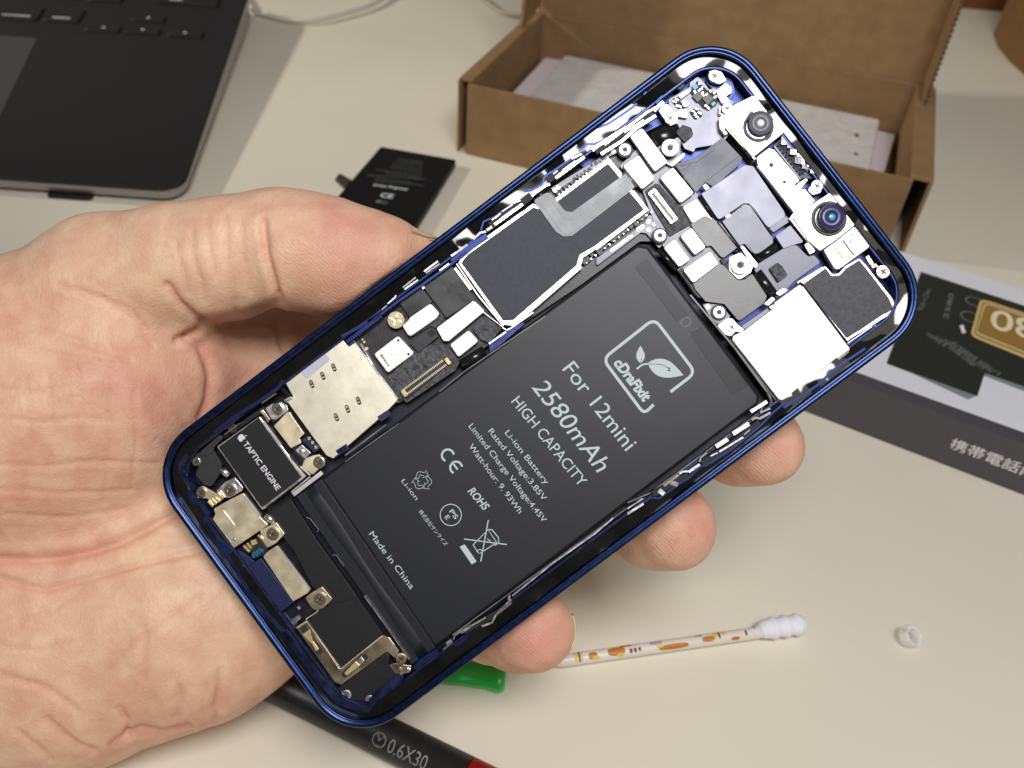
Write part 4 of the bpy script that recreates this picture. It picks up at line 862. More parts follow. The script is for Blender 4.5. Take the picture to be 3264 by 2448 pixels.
# lid standing up from the back wall, leaning back a little, with side flaps
lean = math.radians(10)
def LD(a, up, out=0): # a along, up along the lid, out toward the viewer
    b = dlen+math.sin(lean)*up-math.cos(lean)*out; z = H_+.001+math.cos(lean)*up+math.sin(lean)*out
    q = BP(a, b); return (q[0], q[1], z)
LH = .13
def lidplate(name, corners, th):
    mb = MB(); A = [LD(*c) for c in corners]
    n_ = Vector(A[1])-Vector(A[0]); n_ = n_.cross(Vector(A[3])-Vector(A[0])).normalized()*th
    B = [tuple(Vector(p)-n_) for p in A]
    mb.add(list(A)+B, [(0, 1, 2, 3), (7, 6, 5, 4), (0, 4, 5, 1), (1, 5, 6, 2), (2, 6, 7, 3), (3, 7, 4, 0)])
    o = mb.build(name, CARD, cb); local_to(o, cb); return o
lid = lidplate('lid', [(-.002, 0), (wlen+.002, 0), (wlen+.002, LH), (-.002, LH)], .0016)
F1 = lidplate('lid_flap', [(-.0025, .004, .001), (-.0025, -.004, .027), (-.0025, LH*.98, .030), (-.0025, LH, .001)], .0016)
F2 = lidplate('lid_flap', [(wlen+.0025, .004, .001), (wlen+.0025, -.006, .024), (wlen+.0025, LH*.98, .030), (wlen+.0025, LH, .001)], -.0016)
# corrugated cut edge of the right flap
mb = MB()
for k in range(58):
    t = k/57; a = np.array(LD(wlen+.0021, -.004+(LH)*t, .0245+.0055*t)); mb.box(a[:2], .0012, .0012, a[2]-.0006, a[2]+.0006, .3)
o = mb.build('corrugated_edge', CARDD, cb); local_to(o, cb)
# foam sheet and paper card in the box
z = 8.0
PAP = mat('white_paper', S((222,212,214)), 0, .7)
def slabT(name, pix, z0, z1, m, r=.001, bev=.0003): 
    return slab(name, [Tn(*p, z1*1000) for p in pix], z0, z1, m, r, bev)
o = slabT('paper_card', [(1738, 183),(1800, 193),(2853, 428),(2818, 552),(2700, 540),(1632, 297)], .0020, .0128, PAP, .0006)
tag(o, 'white paper card under the grey foam sheet inside the cardboard box', 'card')
FO = mat('translucent_foam_sheet', S((204,201,197)), 0, .75, 160, .10, .0005, 260)
o = slabT('foam_sheet', [(1802, 174),(2806, 380),(2775, 540),(2700, 530),(1680, 315)], .0130, .0172, FO, .002, .0008)
tag(o, 'greyish white foam packing sheet with two small slots, on the paper card', 'foam sheet')
for px, py, L_ in ((2731, 431, .003), (2728, 491, .002)):
    c = Tn(px, py, 17.2); mb = MB(); mb.box(c[:2], .0016, L_*1.3, .0171, .01732, -.15); h_ = mb.build('slot', mat('slot_shadow_hole', (.12,.09,.08), 0, .8), o)
# ------------------------------------------------------------------ old battery on the table
OB = mat('old_battery_black', (.004, .004, .004), 0, .5, spec=.3)
ob = slab('old_battery', [Tn(*p, 3.6) for p in ((1213,466),(1454,508),(1250,840),(960,760))], .0004, .0036, OB, .001, .0005)
tag(ob, 'old black battery with small connector tail, lying left of the cardboard box', 'battery')
bd = Tn(1453,508,3.6)[:2]-Tn(1213,466,3.6)[:2]; bd /= np.linalg.norm(bd)
PF = mat('dim_print', (.17,.18,.19), 0, .6); PFB = mat('brighter_print', (.62,.66,.68), 0, .6)
def obt(body, p, q, cap, m=PF, bold=0): print_on('printed_text', body, Tn(*p, 3.65)[:2], Tn(*q, 3.65)[:2], cap, .00366, m, ob, bold, 0, 1.0)
lines = [((1270,508),(1345,516)),((1262,516),(1345,526)),((1252,526),(1345,538)),((1243,534),(1344,548)),((1198,541),(1341,558)),((1225,552),(1342,568)),((1170,560),(1355,570)),((1196,570),(1312,580)),((1195,578),(1350,590))]
wds = ['Model A1549 Rechargeable', 'Li-ion Polymer Battery Cell', 'Rating 3.82V 6.91Whr China', 'Warning do not dispose in fire', 'or puncture or disassemble or crush the', 'cell. Charge only as instructed by maker', 'Replace only with the same type of battery pack here', 'Authorized service provider only', 'Keep dry and store in a cool place at all times']
random.seed(5)
for (p, q), w in zip(lines, wds): obt(w, (p[0], p[1]), (q[0], q[1]+3), .0011)
obt('Li-ion Polymer', (1190,592), (1300,607), .0019, PFB, .03)
obt('CE', (1210,627), (1250,633), .0034, PFB, .03)
obt('●◎', (1195,645), (1232,652), .0024); obt('◎◎', (1165,685), (1212,692), .0030); obt('Li-ion', (1153,692), (1200,698), .0015)
obt('Battery pack', (1145,706), (1215,717), .0018, PFB)
o = slab('connector_tail', [Tn(*p, 2) for p in ((1068,568),(1082,551),(1122,573),(1100,596))], .0008, .0020, mat('tail_brown', (.05,.035,.025), 0, .5), .0006, .0002, ob)
# ------------------------------------------------------------------ retail box of the new battery
pb = empty('product_box', T(2700, 1300)); tag(pb, 'white and dark grey retail box with a printed battery and gold label, at the right', 'box')
ZP = 17.5
nl = Tn(2667, 1201, ZP)[:2]; nr = Tn(3264, 1418.6, ZP)[:2]; pe = (nr-nl)/np.linalg.norm(nr-nl); pn = np.array([-pe[1], pe[0]])
fdist = (Tn(3264, 917, ZP)[:2]-nl) @ pn
fdist = ((Tn(2881, 809, ZP)[:2]-nl) @ pn+fdist)/2
base = nl-pe*.035
WHT = mat('white_box_print', S((224,225,231)), 0, .45, 900, .02); GRY = mat('dark_grey_box_print', S((76,73,77)), 0, .42, 900, .05)
BLK = mat('printed_black', S((38,40,34)), 0, .42); GLD = mat('printed_gold', S((152,118,50)), 0, .5, 900, .06); GLD2 = mat('printed_gold_line', S((214,184,120)), 0, .5)
mb = MB(); PB_ = [base, base+pe*.19, base+pe*.19+pn*fdist, base+pn*fdist]; plate_mb(mb, PB_, .0003, ZP/1000, .0004, .0002)
o = mb.build('carton', GRY, pb); local_to(o, pb)
def ink(name, pix, m, dz, parent=pb, r=0.0):
    P = [Tn(*p, ZP)[:2] for p in pix]; P = rounded(P, r) if r else (P if area2(P) > 0 else P[::-1])
    mb = MB(); mb.add([(*p, ZP/1000+dz) for p in P], [tuple(range(len(P)))]); o = mb.build(name, m, parent); local_to(o, pb); return o
# white top starts behind a dark band
b0 = (Tn(3264, 1379, ZP)[:2]-nl) @ pn
P = [base+pn*b0, base+pe*.19+pn*b0, base+pe*.19+pn*(fdist-.0002), base+pn*(fdist-.0002)]
mb = MB(); mb.add([(*p, ZP/1000+.00006) for p in P], [(0, 1, 2, 3)]); o = mb.build('white_panel', WHT, pb); local_to(o, pb)
SHD = mat('printed_grey_green', S((128,136,136)), 0, .5)
ink('printed_soft_band', [(2825,1160),(2905,1190),(3085,1274),(3115,1262),(3130,1196),(3400,1300),(3400,1260),(3130,1150),(2900,1130)], SHD, .00010)
ink('printed_battery', [(2935,867),(3264,975),(3500,1052),(3430,1290),(3139,1190),(3115,1264),(2825,1159)], BLK, .00014)
GO = [(3125,952),(3420,1050),(3380,1190),(3092,1072)]
ink('printed_gold_label', GO, GLD2, .00018, r=.003)
ink('printed_gold_label', [(3132,960),(3420,1057),(3380,1178),(3102,1068)], GLD, .00021, r=.0026)
ink('printed_gold_line', [(3138,966),(3420,1060),(3378,1172),(3108,1064)], mat('printed_cream', S((222,206,170)), 0, .5), .00024, r=.0022)
ink('printed_gold_label', [(3141,970),(3420,1064),(3378,1168),(3111,1061)], GLD, .00027, r=.002)
def pbt(body, p, q, cap, m, dz=.0002, bold=0, shear=0):
    o = print_on('printed_text', body, Tn(*p, ZP)[:2], Tn(*q, ZP)[:2], cap, ZP/1000+dz, m, pb, bold, shear, 1.0); local_to(o, pb)
WP = mat('white_ink', S((226,222,224)), 0, .5); WPD = mat('dim_white_ink', S((120,124,120)), 0, .5)
pbt('2580', (3470,1078), (3162,985), .0125, mat('cream_ink', S((232,220,188)), 0, .5), .0003, .01)
pbt('Made in China', (2940,992), (2967,926), .0018, WPD); pbt('2580', (3020,1020), (3040,940), .0016, WPD)
for k, w in enumerate(('Watt-hour 9.93Wh', 'Limited Charge 4.45V', 'Rated Voltage 3.85V', 'Li-ion Battery')):
    u = 2960+k*26; pbt(w, (u+152, 1105+k*9+60), (u, 1062+k*9), .0019, WPD)
ink('printed_mark', [(3058,1040),(3070,1036),(3078,1062),(3066,1064)], WP, .0002)
for c_, s_ in (((3105, 962), .0028), ((3092, 1011), .003)):
    q = Tn(*c_, ZP)[:2]; mb = MB(); stroke(mb, arc(q, s_, 0, 2*math.pi, 24)[:-1], .0004, ZP/1000+.00016, True); o = mb.build('printed_mark', WPD, pb); local_to(o, pb)
# writing on the dark front side (vertical face)
front_n = -pn
V_, F_ = text_mesh('携帯電話内', .01)
s0 = None
def front_pt(px, py):                            # traced point on the vertical front face -> (along, z)
    d = MW @ np.array([(px-CX)/F, (py-CY)/F, 1.0]); o_ = np.array([0, 0, HC])
    k = (pn @ (nl*1000-o_[:2]))/(pn @ d[:2]); q = o_+d*k; return ((q[:2]/1000-nl) @ pe, q[2]/1000)
a0, z0_ = front_pt(3022, 1428); a1, z1_ = front_pt(3300, 1535)
hc_ = front_pt(3035, 1392)[1]-z0_
for body, s0, s1 in (('携帯電話内蔵', a0, a0+(a1-a0)*1.19),):
    V_, F_ = text_mesh(body, .012); x0, x1 = V_[:, 0].min(), V_[:, 0].max(); y0, y1 = V_[:, 1].min(), V_[:, 1].max()
    VV = []
    for x, y in V_:
        al = s0+(x-x0)/(x1-x0)*(s1-s0); zz = z0_+(y-y0)/(y1-y0)*hc_*1.0; q = nl+pe*al-pn*.00006; VV.append((q[0], q[1], zz))
    o = mesh('printed_text', VV, F_, WP, pb); local_to(o, pb)
# ------------------------------------------------------------------ cotton swab
def swab():
    root = empty('cotton_swab', T(2200, 2060)); tag(root, 'cotton swab with patterned paper shaft and ribbed white tip, on the table', 'cotton swab')
    a = Tn(1770, 2110, 2); b = Tn(2432, 2016, 2); a[2] = .0020; b[2] = .0022
    d = b-a; SH = mat('printed_shaft', S((226,218,206)), 0, .4)
    nt = SH.node_tree; bs = nt.nodes['Principled BSDF']
    mb = MB(); mb.tube([a-d*.04, a, a+d*.03, b-d*.03, b], [.0009, .0011, .0015, .0015, .0011], 20); o = mb.build('shaft', SH, root, True); local_to(o, root)
    D = d/np.linalg.norm(d); prof = []
    L_ = np.linalg.norm(Tn(2570, 2000, 2)-b)
    for k in range(61):
        t = k/60; r = .0012+.0014*min(1, t/.22) + .00022*math.sin(t*2*math.pi*4.2-1.2)*(t > .12)*(t < .93)
        if t > .86: r *= math.sqrt(max(0, 1-((t-.86)/.14)**2))
        prof.append((t, max(r, .00005)))
    mb = MB(); mb.tube([b+D*((L_*1.02+.0015)*t-.0023)+np.array([0, 0, .0012*min(1, t/.2)]) for t, r in prof], [r for t, r in prof], 28)
    o = mb.build('cotton_tip', mat('cotton_white', S((236,236,242)), 0, .75, 900, .03, .00012, 1200), root, True); local_to(o, root)
    # printed patches on the shaft
    def patch(t0, t1, w0, w1, m):
        V = []; n = 6; up = np.array([0, 0, 1.]); side = np.cross(D, up); side /= np.linalg.norm(side); upv = np.cross(side, D)
        nu = 6
        for i in range(nu+1):
            for j in range(n+1):
                tt = t0+(t1-t0)*i/nu; bulge = 1-.45*abs(2*i/nu-1)**3; th = w0+(w1-w0)*(.5+(j/n-.5)*bulge)
                V.append(a+d*tt+(side*math.sin(th)+upv*math.cos(th))*.00153+0)
        Fc = [(i*(n+1)+j, (i+1)*(n+1)+j, (i+1)*(n+1)+j+1, i*(n+1)+j+1) for i in range(nu) for j in range(n)]
        o = mesh('printed_pattern', V, Fc, m, root); local_to(o, root)
    OR = mat('orange_ink', S((190,118,40)), 0, .4); YE = mat('yellow_ink', S((226,196,84)), 0, .4); BR = mat('brown_ink', S((92,52,44)), 0, .4); GY = mat('grey_ink', S((176,168,160)), 0, .4)
    for t0, t1, w0, w1, m in ((.085,.10,-1.2,1.2,YE),(.103,.112,-1.2,1.2,BR),(.115,.122,-1.2,1.2,YE),(.15,.19,-.2,1.0,OR),(.165,.20,.5,1.1,YE),(.24,.32,-.5,.9,OR),(.28,.31,.6,1.2,YE),(.30,.36,-1.1,-.3,OR),
                              (.34,.355,.1,.8,BR),(.36,.375,.1,.8,BR),(.382,.395,.1,.7,BR),(.44,.50,-.7,.1,GY),(.47,.50,.2,.7,YE),(.48,.62,.3,1.2,OR),(.66,.70,-1.1,-.2,GY),(.69,.75,-.1,.8,OR),
                              (.745,.765,-1.2,.6,YE),(.77,.78,-1.1,.6,BR),(.785,.81,-1.2,.1,YE),(.83,.87,.6,1.2,OR),(.90,.91,-.2,.7,BR),(.95,.965,-1.1,-.5,BR),(.97,.985,-1.1,-.3,BR),(.99,1.0,-.8,-.2,BR)):
        patch(t0, t1, w0, w1, m)
swab()
# ------------------------------------------------------------------ little clear plastic ring
CLEAR = mat('clear_plastic', (.95, .95, .93), 0, .12)
CLEAR.node_tree.nodes['Principled BSDF'].inputs['Alpha'].default_value = .38
c = Tn(2890, 2046, 0); mb = MB(); loops = []
ax_ = Vector((.38, -.42, .82)).normalized(); e_ = ax_.orthogonal().normalized(); f_ = ax_.cross(e_)
cc_ = Vector((c[0], c[1], .0027))
def rl(r, t): return [tuple(cc_+ax_*t+(e_*math.cos(2*math.pi*k/36)+f_*math.sin(2*math.pi*k/36))*r) for k in range(36)]
L_ = [rl(.0026, -.0014), rl(.0027, -.0012), rl(.0027, .0012), rl(.0026, .0014), rl(.0018, .0014), rl(.0017, .0012), rl(.0017, -.0012), rl(.0018, -.0014)]
mb.loft(L_+[L_[0]], cap0=False, cap1=False)
o = mb.build('plastic_ring', CLEAR, None, True); tag(o, 'tiny clear plastic ring lying alone on the table at the lower right', 'ring')
# ------------------------------------------------------------------ green plastic tool peeking out below the smartphone
GRN = mat('green_plastic', S((40,180,70)), 0, .30, coat=.3)
a = Tn(1345, 2135, 3); b = Tn(1606, 2154, 3)
mb = MB()
D = (b-a)/np.linalg.norm(b-a); Sd = np.array([-D[1], D[0], 0])
secs = []
for t, w, z0, z1 in ((0, .0026, .001, .0045), (.5, .0030, .001, .0045), (.80, .0034, .0008, .0045), (.90, .0040, .0005, .0056), (.95, .0044, .0005, .0060), (1.0, .0040, .0008, .0055), (1.02, .0028, .0015, .005)):
    p = a+(b-a)*t; secs.append([tuple(np.array([p[0], p[1], 0])+Sd*w*math.cos(k*math.pi/8)+np.array([0, 0, (z0+z1)/2+(z1-z0)/2*math.sin(k*math.pi/8)])) for k in range(16)])
mb.loft(secs); o = mb.build('opening_tool', GRN, None, True); tag(o, 'green plastic tool partly hidden under the smartphone and little finger', 'tool')
# ------------------------------------------------------------------ black screwdriver with a red collar
sd_ = empty('screwdriver', T(1250, 2330)); tag(sd_, 'black screwdriver with red collar under the hand at the bottom', 'screwdriver')
ZS = 4.2
a = Tn(900, 2230, ZS); a2 = Tn(1210, 2395, ZS); 
c1_ = Tn(1240, 2362, ZS); d1 = Tn(1560, 2500, ZS)
st_ = Tn(640, 2058, ZS); en_ = Tn(1500, 2484, ZS); D = (en_-st_)/np.linalg.norm(en_-st_)
RAD = .0043
mb = MB(); Lr = np.linalg.norm(en_-st_)
def sp_(t): p = st_+D*t; return (p[0], p[1], RAD)
SB = mat('satin_black_handle', (.012, .011, .011), 0, .38, 900, .2, .00001, 4000); RD = mat('red_collar', S((176,24,26)), 0, .4)
_q = Tn(1494, 2446, 6.5); TR = float((_q-st_) @ D)
mb.tube([sp_(-.03), sp_(-.02), sp_(0), sp_(TR)], [.002, .0036, RAD, RAD], 40); o = mb.build('handle', SB, sd_, True); local_to(o, sd_)
mb = MB(); mb.tube([sp_(TR+.0002), sp_(TR+.02), sp_(TR+.03), sp_(TR+.04)], [RAD, RAD, RAD*1.0, RAD*.6], 40); o = mb.build('collar', RD, sd_, True); local_to(o, sd_)
V_, F_ = text_mesh('0.6X30', 0)
def split_tris(V, Fc, times):
    V = [tuple(v) for v in V]
    T_ = []
    for f_ in Fc:
        for k in range(1, len(f_)-1): T_.append((f_[0], f_[k], f_[k+1]))
    for _ in range(times):
        mid = {}; N_ = []
        def m(a, b):
            key = (min(a, b), max(a, b))
            if key not in mid: mid[key] = len(V); V.append(((V[a][0]+V[b][0])/2, (V[a][1]+V[b][1])/2))
            return mid[key]
        for a, b, c in T_:
            ab, bc, ca = m(a, b), m(b, c), m(c, a); N_ += [(a, ab, ca), (ab, b, bc), (ca, bc, c), (ab, bc, ca)]
        T_ = N_
    return np.array(V), T_
V_, F_ = split_tris(V_, F_, 2); x0, x1 = V_[:, 0].min(), V_[:, 0].max()
def on_handle(px, py):
    d = MW @ np.array([(px-CX)/F, (py-CY)/F, 1.0]); k = ((RAD*1000+RAD*700)-HC)/d[2]; q = (np.array([0, 0, HC])+d*k)/1000
    t = (q-st_) @ D; return t
side = np.cross(D, [0, 0, 1.]); side /= np.linalg.norm(side)
t0, t1 = on_handle(1228, 2395), on_handle(1352, 2452)
def wrap(t, y): th = y/RAD; return np.array(sp_(t))+side*math.sin(th)*RAD*1.004*(-1 if side[1] > 0 else 1)*-1+np.array([0, 0, math.cos(th)*RAD*1.004])
sgn = 1 if side[1] < 0 else -1                  # toward the viewer
def wr(t, y):                                    # y: up the letters, away from the viewer
    th = 1.0-y/RAD; return tuple(np.array(sp_(t))+side*sgn*math.sin(th)*RAD*1.006+np.array([0, 0, math.cos(th)*RAD*1.006]))
V2 = [wr(t0+(x-x0)/(x1-x0)*(t1-t0), y/.7*.0030) for x, y in V_]
HP = mat('grey_handle_print', (.20, .21, .19), 0, .5)
o = mesh('printed_text', V2, F_, HP, sd_); local_to(o, sd_)
mb = MB(); tc_ = on_handle(1205, 2368)
R_ = .0016; V = []; Fc = []
for i in range(28):
    a_ = i*2*math.pi/28; V.append(wr(tc_+math.cos(a_)*R_, .0015+math.sin(a_)*R_)); V.append(wr(tc_+math.cos(a_)*R_*.84, .0015+math.sin(a_)*R_*.84))
for i in range(28): j = (i+1) % 28; Fc.append((2*i, 2*j, 2*j+1, 2*i+1))
b_ = len(V)
for a_ in (2.2, .94, 4.71):
    dx, dy = math.cos(a_), math.sin(a_); nx, ny = -dy*.00013, dx*.00013
    for k_ in (0, 1):
        for s_ in (-1, 1): V.append(wr(tc_+dx*R_*.84*k_+nx*s_, .0015+dy*R_*.84*k_+ny*s_))
    Fc.append((b_, b_+1, b_+3, b_+2)); b_ += 4
o = mesh('printed_mark', V, Fc, HP, sd_); local_to(o, sd_)
# ------------------------------------------------------------------ cable and things at the back edge
WC = mat('white_cable', S((214,208,198)), 0, .45)
pts = [Tn(*p, 2.5) for p in ((760, -40),(800, 25),(860, 50),(930, 64),(1010, 62),(1090, 44),(1180, 16),(1240, -20),(1290, -70))]
def curve_pts(P, n=6):
    out = []
    for i in range(len(P)-1):
        p0, p1, p2, p3 = P[max(i-1, 0)], P[i], P[i+1], P[min(i+2, len(P)-1)]
        for k in range(n):
            t = k/n; out.append(.5*((2*p1)+(-p0+p2)*t+(2*p0-5*p1+4*p2-p3)*t*t+(-p0+3*p1-3*p2+p3)*t**3))
    return out+[P[-1]]
mb = MB(); mb.tube(curve_pts(pts), .0014, 10); o = mb.build('white_cable', WC, None, True); tag(o, 'white cable curving on the table between laptop and cardboard box', 'cable')
pts = [Tn(*p, 2) for p in ((1440, -70),(1520, -20),(1570, 20),(1610, 42),(1680, 55))]
mb = MB(); mb.tube(curve_pts(pts), .0013, 10); o = mb.build('grey_cable', mat('grey_cable_sheath', S((170,162,144)), 0, .5), None, True); tag(o, 'thin pale cable disappearing behind the left end of the cardboard box', 'cable')
OCH = mat('ochre_cardboard', S((120,84,40)), 0, .8, 40, .15)
P = [Tn(*p, 60)[:2] for p in ((3165, 125),(3185, 160),(3225, 200),(3262, 236),(3420, 330),(3500, 60),(3205, -60),(3172, 60))]
o = slab('brown_folder', [Tn(3166, 110)[:2], Tn(3180, 150)[:2], Tn(3215, 195)[:2], Tn(3270, 245)[:2], Tn(3460, 330)[:2], Tn(3600, 0)[:2], Tn(3260, -120)[:2], Tn(3200, 30)[:2]], .0003, .05, OCH, .001, .0006)
tag(o, 'brown cardboard piece with a curved edge at the upper right corner', 'cardboard')
o = slab('wooden_strip', [Tn(3040, 24)[:2], Tn(3220, 40)[:2], Tn(3240, -60)[:2], Tn(3060, -80)[:2]], .0003, .012, mat('red_brown_wood', S((112,66,28)), 0, .6, 90, .3), .001, .0006)
tag(o, 'reddish brown wooden strip behind the cardboard box at the top edge', 'wood')
# ------------------------------------------------------------------ hand: one continuous surface (smooth union of tapering limbs, meshed here)
VX = .55                                          # voxel mm
G0 = np.array([-150., -45., 140.]); G1 = np.array([62., 84., 232.])
NX, NY, NZ = [int((G1-G0)[i]/VX)+1 for i in range(3)]
gx = (G0[0]+VX*np.arange(NX)).astype(np.float32); gy = (G0[1]+VX*np.arange(NY)).astype(np.float32); gz = (G0[2]+VX*np.arange(NZ)).astype(np.float32)
Xg, Yg, Zg = np.meshgrid(gx, gy, gz, indexing='ij')
def cone(a, b, ra, rb, sq=1.0):                  # tapered capsule between camera-space points
    a = np.array(a, np.float32); b = np.array(b, np.float32); d = b-a; L2 = float(d @ d)
    t = ((Xg-a[0])*d[0]+(Yg-a[1])*d[1]+(Zg-a[2])*d[2])/L2; np.clip(t, 0, 1, out=t)
    return np.sqrt((Xg-a[0]-t*d[0])**2+(Yg-a[1]-t*d[1])**2+((Zg-a[2]-t*d[2])/sq)**2)-(ra+(rb-ra)*t)
def smin(a, b, k):
    h = np.clip(.5+.5*(b-a)/k, 0, 1); return b+(a-b)*h-k*h*(1-h)
def chain(P, k=3, sq=1.0):                       # P: (px, py, Z, r)
    f_ = None
    for i in range(len(P)-1):
        c_ = cone(cpt(*P[i][:3]), cpt(*P[i+1][:3]), P[i][3], P[i+1][3], sq); f_ = c_ if f_ is None else smin(f_, c_, k)
    return f_
# thumb: metacarpal, proximal and distal phalanx
thumb = chain([(-250,1330,178,21), (60,1120,172,17.5), (345,905,169,12.6)], 5)
prox = chain([(345,905,169,12.4), (560,850,166,10.9), (730,822,165,10.9), (862,782,164.5,9.6)], 4)
dist = chain([(880,776,164.5,9.9), (960,800,164.5,10.6), (1080,822,165,10.2), (1205,836,166.5,8.6), (1310,838,168.5,6.0)], 3)
thumb = smin(thumb, prox, 5); thumb = smin(thumb, dist, 2.2)
# palm
palm = chain([(-260,1750,192,29), (250,1700,194,27), (640,1560,197,23), (1000,1450,203,17)], 10)
palm = smin(palm, chain([(-200,1450,182,24), (130,1330,176,25), (380,1230,176,21), (520,1170,180,15)], 8), 10)      # thenar mound
palm = smin(palm, chain([(-240,2010,190,29), (230,2010,184,26.5), (600,1930,183,23), (900,1800,187,19.5)], 8), 8)     # hypothenar mound
palm = smin(palm, chain([(560,1330,194,17), (760,1180,195,14), (960,1130,198,12)], 6), 7)                         # base of the index finger
palm = smin(palm, cone(cpt(700,1500,192), cpt(760,1850,188), 19, 18), 8)
hand_f = smin(palm, thumb, 6)
# fingers
index_f = chain([(900,1130,200,11.5), (1350,960,214,9.5), (1700,1010,212,8.6), (1930,1130,196,7.6)], 2)
middle_f = chain([(1000,1350,203,12), (1650,1150,220,10), (2060,1250,210,9), (2270,1370,190,8.6), (2360,1405,178,8.6), (2432,1418,173,7.9)], 2.5)
ring_f = chain([(1000,1620,202,12), (1500,1450,218,10), (1850,1560,208,9), (2000,1640,188,8.8), (2085,1668,178,8.9), (2150,1682,172.5,8.2)], 2.5)
little_f = chain([(900,1830,196,11), (1180,1850,206,9), (1440,1950,200,8.2), (1570,1985,184,8), (1650,2000,175,8.1), (1700,2010,169,7.9)], 2.5)
for f_ in (index_f, middle_f, ring_f, little_f): hand_f = smin(hand_f, f_, 4)
# the smartphone presses a flat contact into the skin
qx = Xg-np.float32(PT[0]); qy = Yg-np.float32(PT[1]); qz = Zg-np.float32(PT[2])
lx, ly, lz = [(PR[0, i]*qx+PR[1, i]*qy+PR[2, i]*qz) for i in range(3)]
ex_ = np.abs(lx)-(LX-RC+.05); ey_ = np.abs(ly)-(LY-RC+.05)
sd2 = np.hypot(np.maximum(ex_, 0), np.maximum(ey_, 0))+np.minimum(np.maximum(ex_, ey_), 0)-RC
box_f = np.maximum(sd2, np.maximum(lz-30, -7.45-lz))
hand_f = -smin(-hand_f, box_f, 1.0)
del qx, qy, qz, lx, ly, lz, ex_, ey_, sd2, box_f
def surface_nets(Fd):
    s = Fd < 0
    c8 = [(i, j, k) for i in (0, 1) for j in (0, 1) for k in (0, 1)]
    cnt = sum(s[i:NX-1+i, j:NY-1+j, k:NZ-1+k].astype(np.int8) for i, j, k in c8)
    act = (cnt > 0) & (cnt < 8); idx = np.argwhere(act); ids = -np.ones(act.shape, np.int32); ids[act] = np.arange(len(idx))
    vals = {c: Fd[idx[:, 0]+c[0], idx[:, 1]+c[1], idx[:, 2]+c[2]] for c in c8}
    acc = np.zeros((len(idx), 3)); n_ = np.zeros(len(idx))
    for c in c8:
        for ax in range(3):
            if c[ax]: continue
            d = list(c); d[ax] = 1; d = tuple(d); va, vb = vals[c], vals[d]; m = (va < 0) != (vb < 0)
            t = np.where(m, va/(va-vb+1e-12), 0); p = np.array(c, float)[None, :].repeat(len(idx), 0); p[:, ax] += t
            acc += p*m[:, None]; n_ += m
    V = (idx+acc/n_[:, None])*VX+G0; quads = []
    for ax in range(3):
        sl0 = [slice(None)]*3; sl1 = [slice(None)]*3; sl0[ax] = slice(0, -1); sl1[ax] = slice(1, None)
        a_, b_ = s[tuple(sl0)], s[tuple(sl1)]; e_ = np.argwhere(a_ != b_); fl_ = a_[e_[:, 0], e_[:, 1], e_[:, 2]]
        o1, o2 = (ax+1) % 3, (ax+2) % 3
        ok = (e_[:, o1] > 0) & (e_[:, o2] > 0) & (e_[:, o1] < act.shape[o1]) & (e_[:, o2] < act.shape[o2]); e_ = e_[ok]; fl_ = fl_[ok]
        def g(d1, d2): q = e_.copy(); q[:, o1] -= d1; q[:, o2] -= d2; return ids[q[:, 0], q[:, 1], q[:, 2]]
        qd = np.stack([g(1, 1), g(0, 1), g(0, 0), g(1, 0)], 1); qd[~fl_] = qd[~fl_][:, ::-1]; quads.append(qd)
    return V, np.concatenate(quads)
HV, HQ = surface_nets(hand_f)
del Xg, Yg, Zg, hand_f
print('hand verts', len(HV))
def vnormals(V, Qd):
    n_ = np.cross(V[Qd[:, 2]]-V[Qd[:, 0]], V[Qd[:, 3]]-V[Qd[:, 1]]); N = np.zeros_like(V)
    for k in range(4): np.add.at(N, Qd[:, k], n_)
    return N/(np.linalg.norm(N, axis=1)[:, None]+1e-9)
HN = vnormals(HV, HQ)
sx_, sy_ = CX+F*HV[:, 0]/HV[:, 2], CY+F*HV[:, 1]/HV[:, 2]
def polydist(P):
    d = np.full(len(HV), 1e9)
    for i in range(len(P)-1):
        a = np.array(P[i], float); b = np.array(P[i+1], float); e = b-a
        t = np.clip(((sx_-a[0])*e[0]+(sy_-a[1])*e[1])/(e @ e), 0, 1); d = np.minimum(d, np.hypot(sx_-a[0]-t*e[0], sy_-a[1]-t*e[1]))
    return d
face = HN[:, 2] < .15                            # palm side only
disp = np.zeros(len(HV)); crs = np.zeros(len(HV))
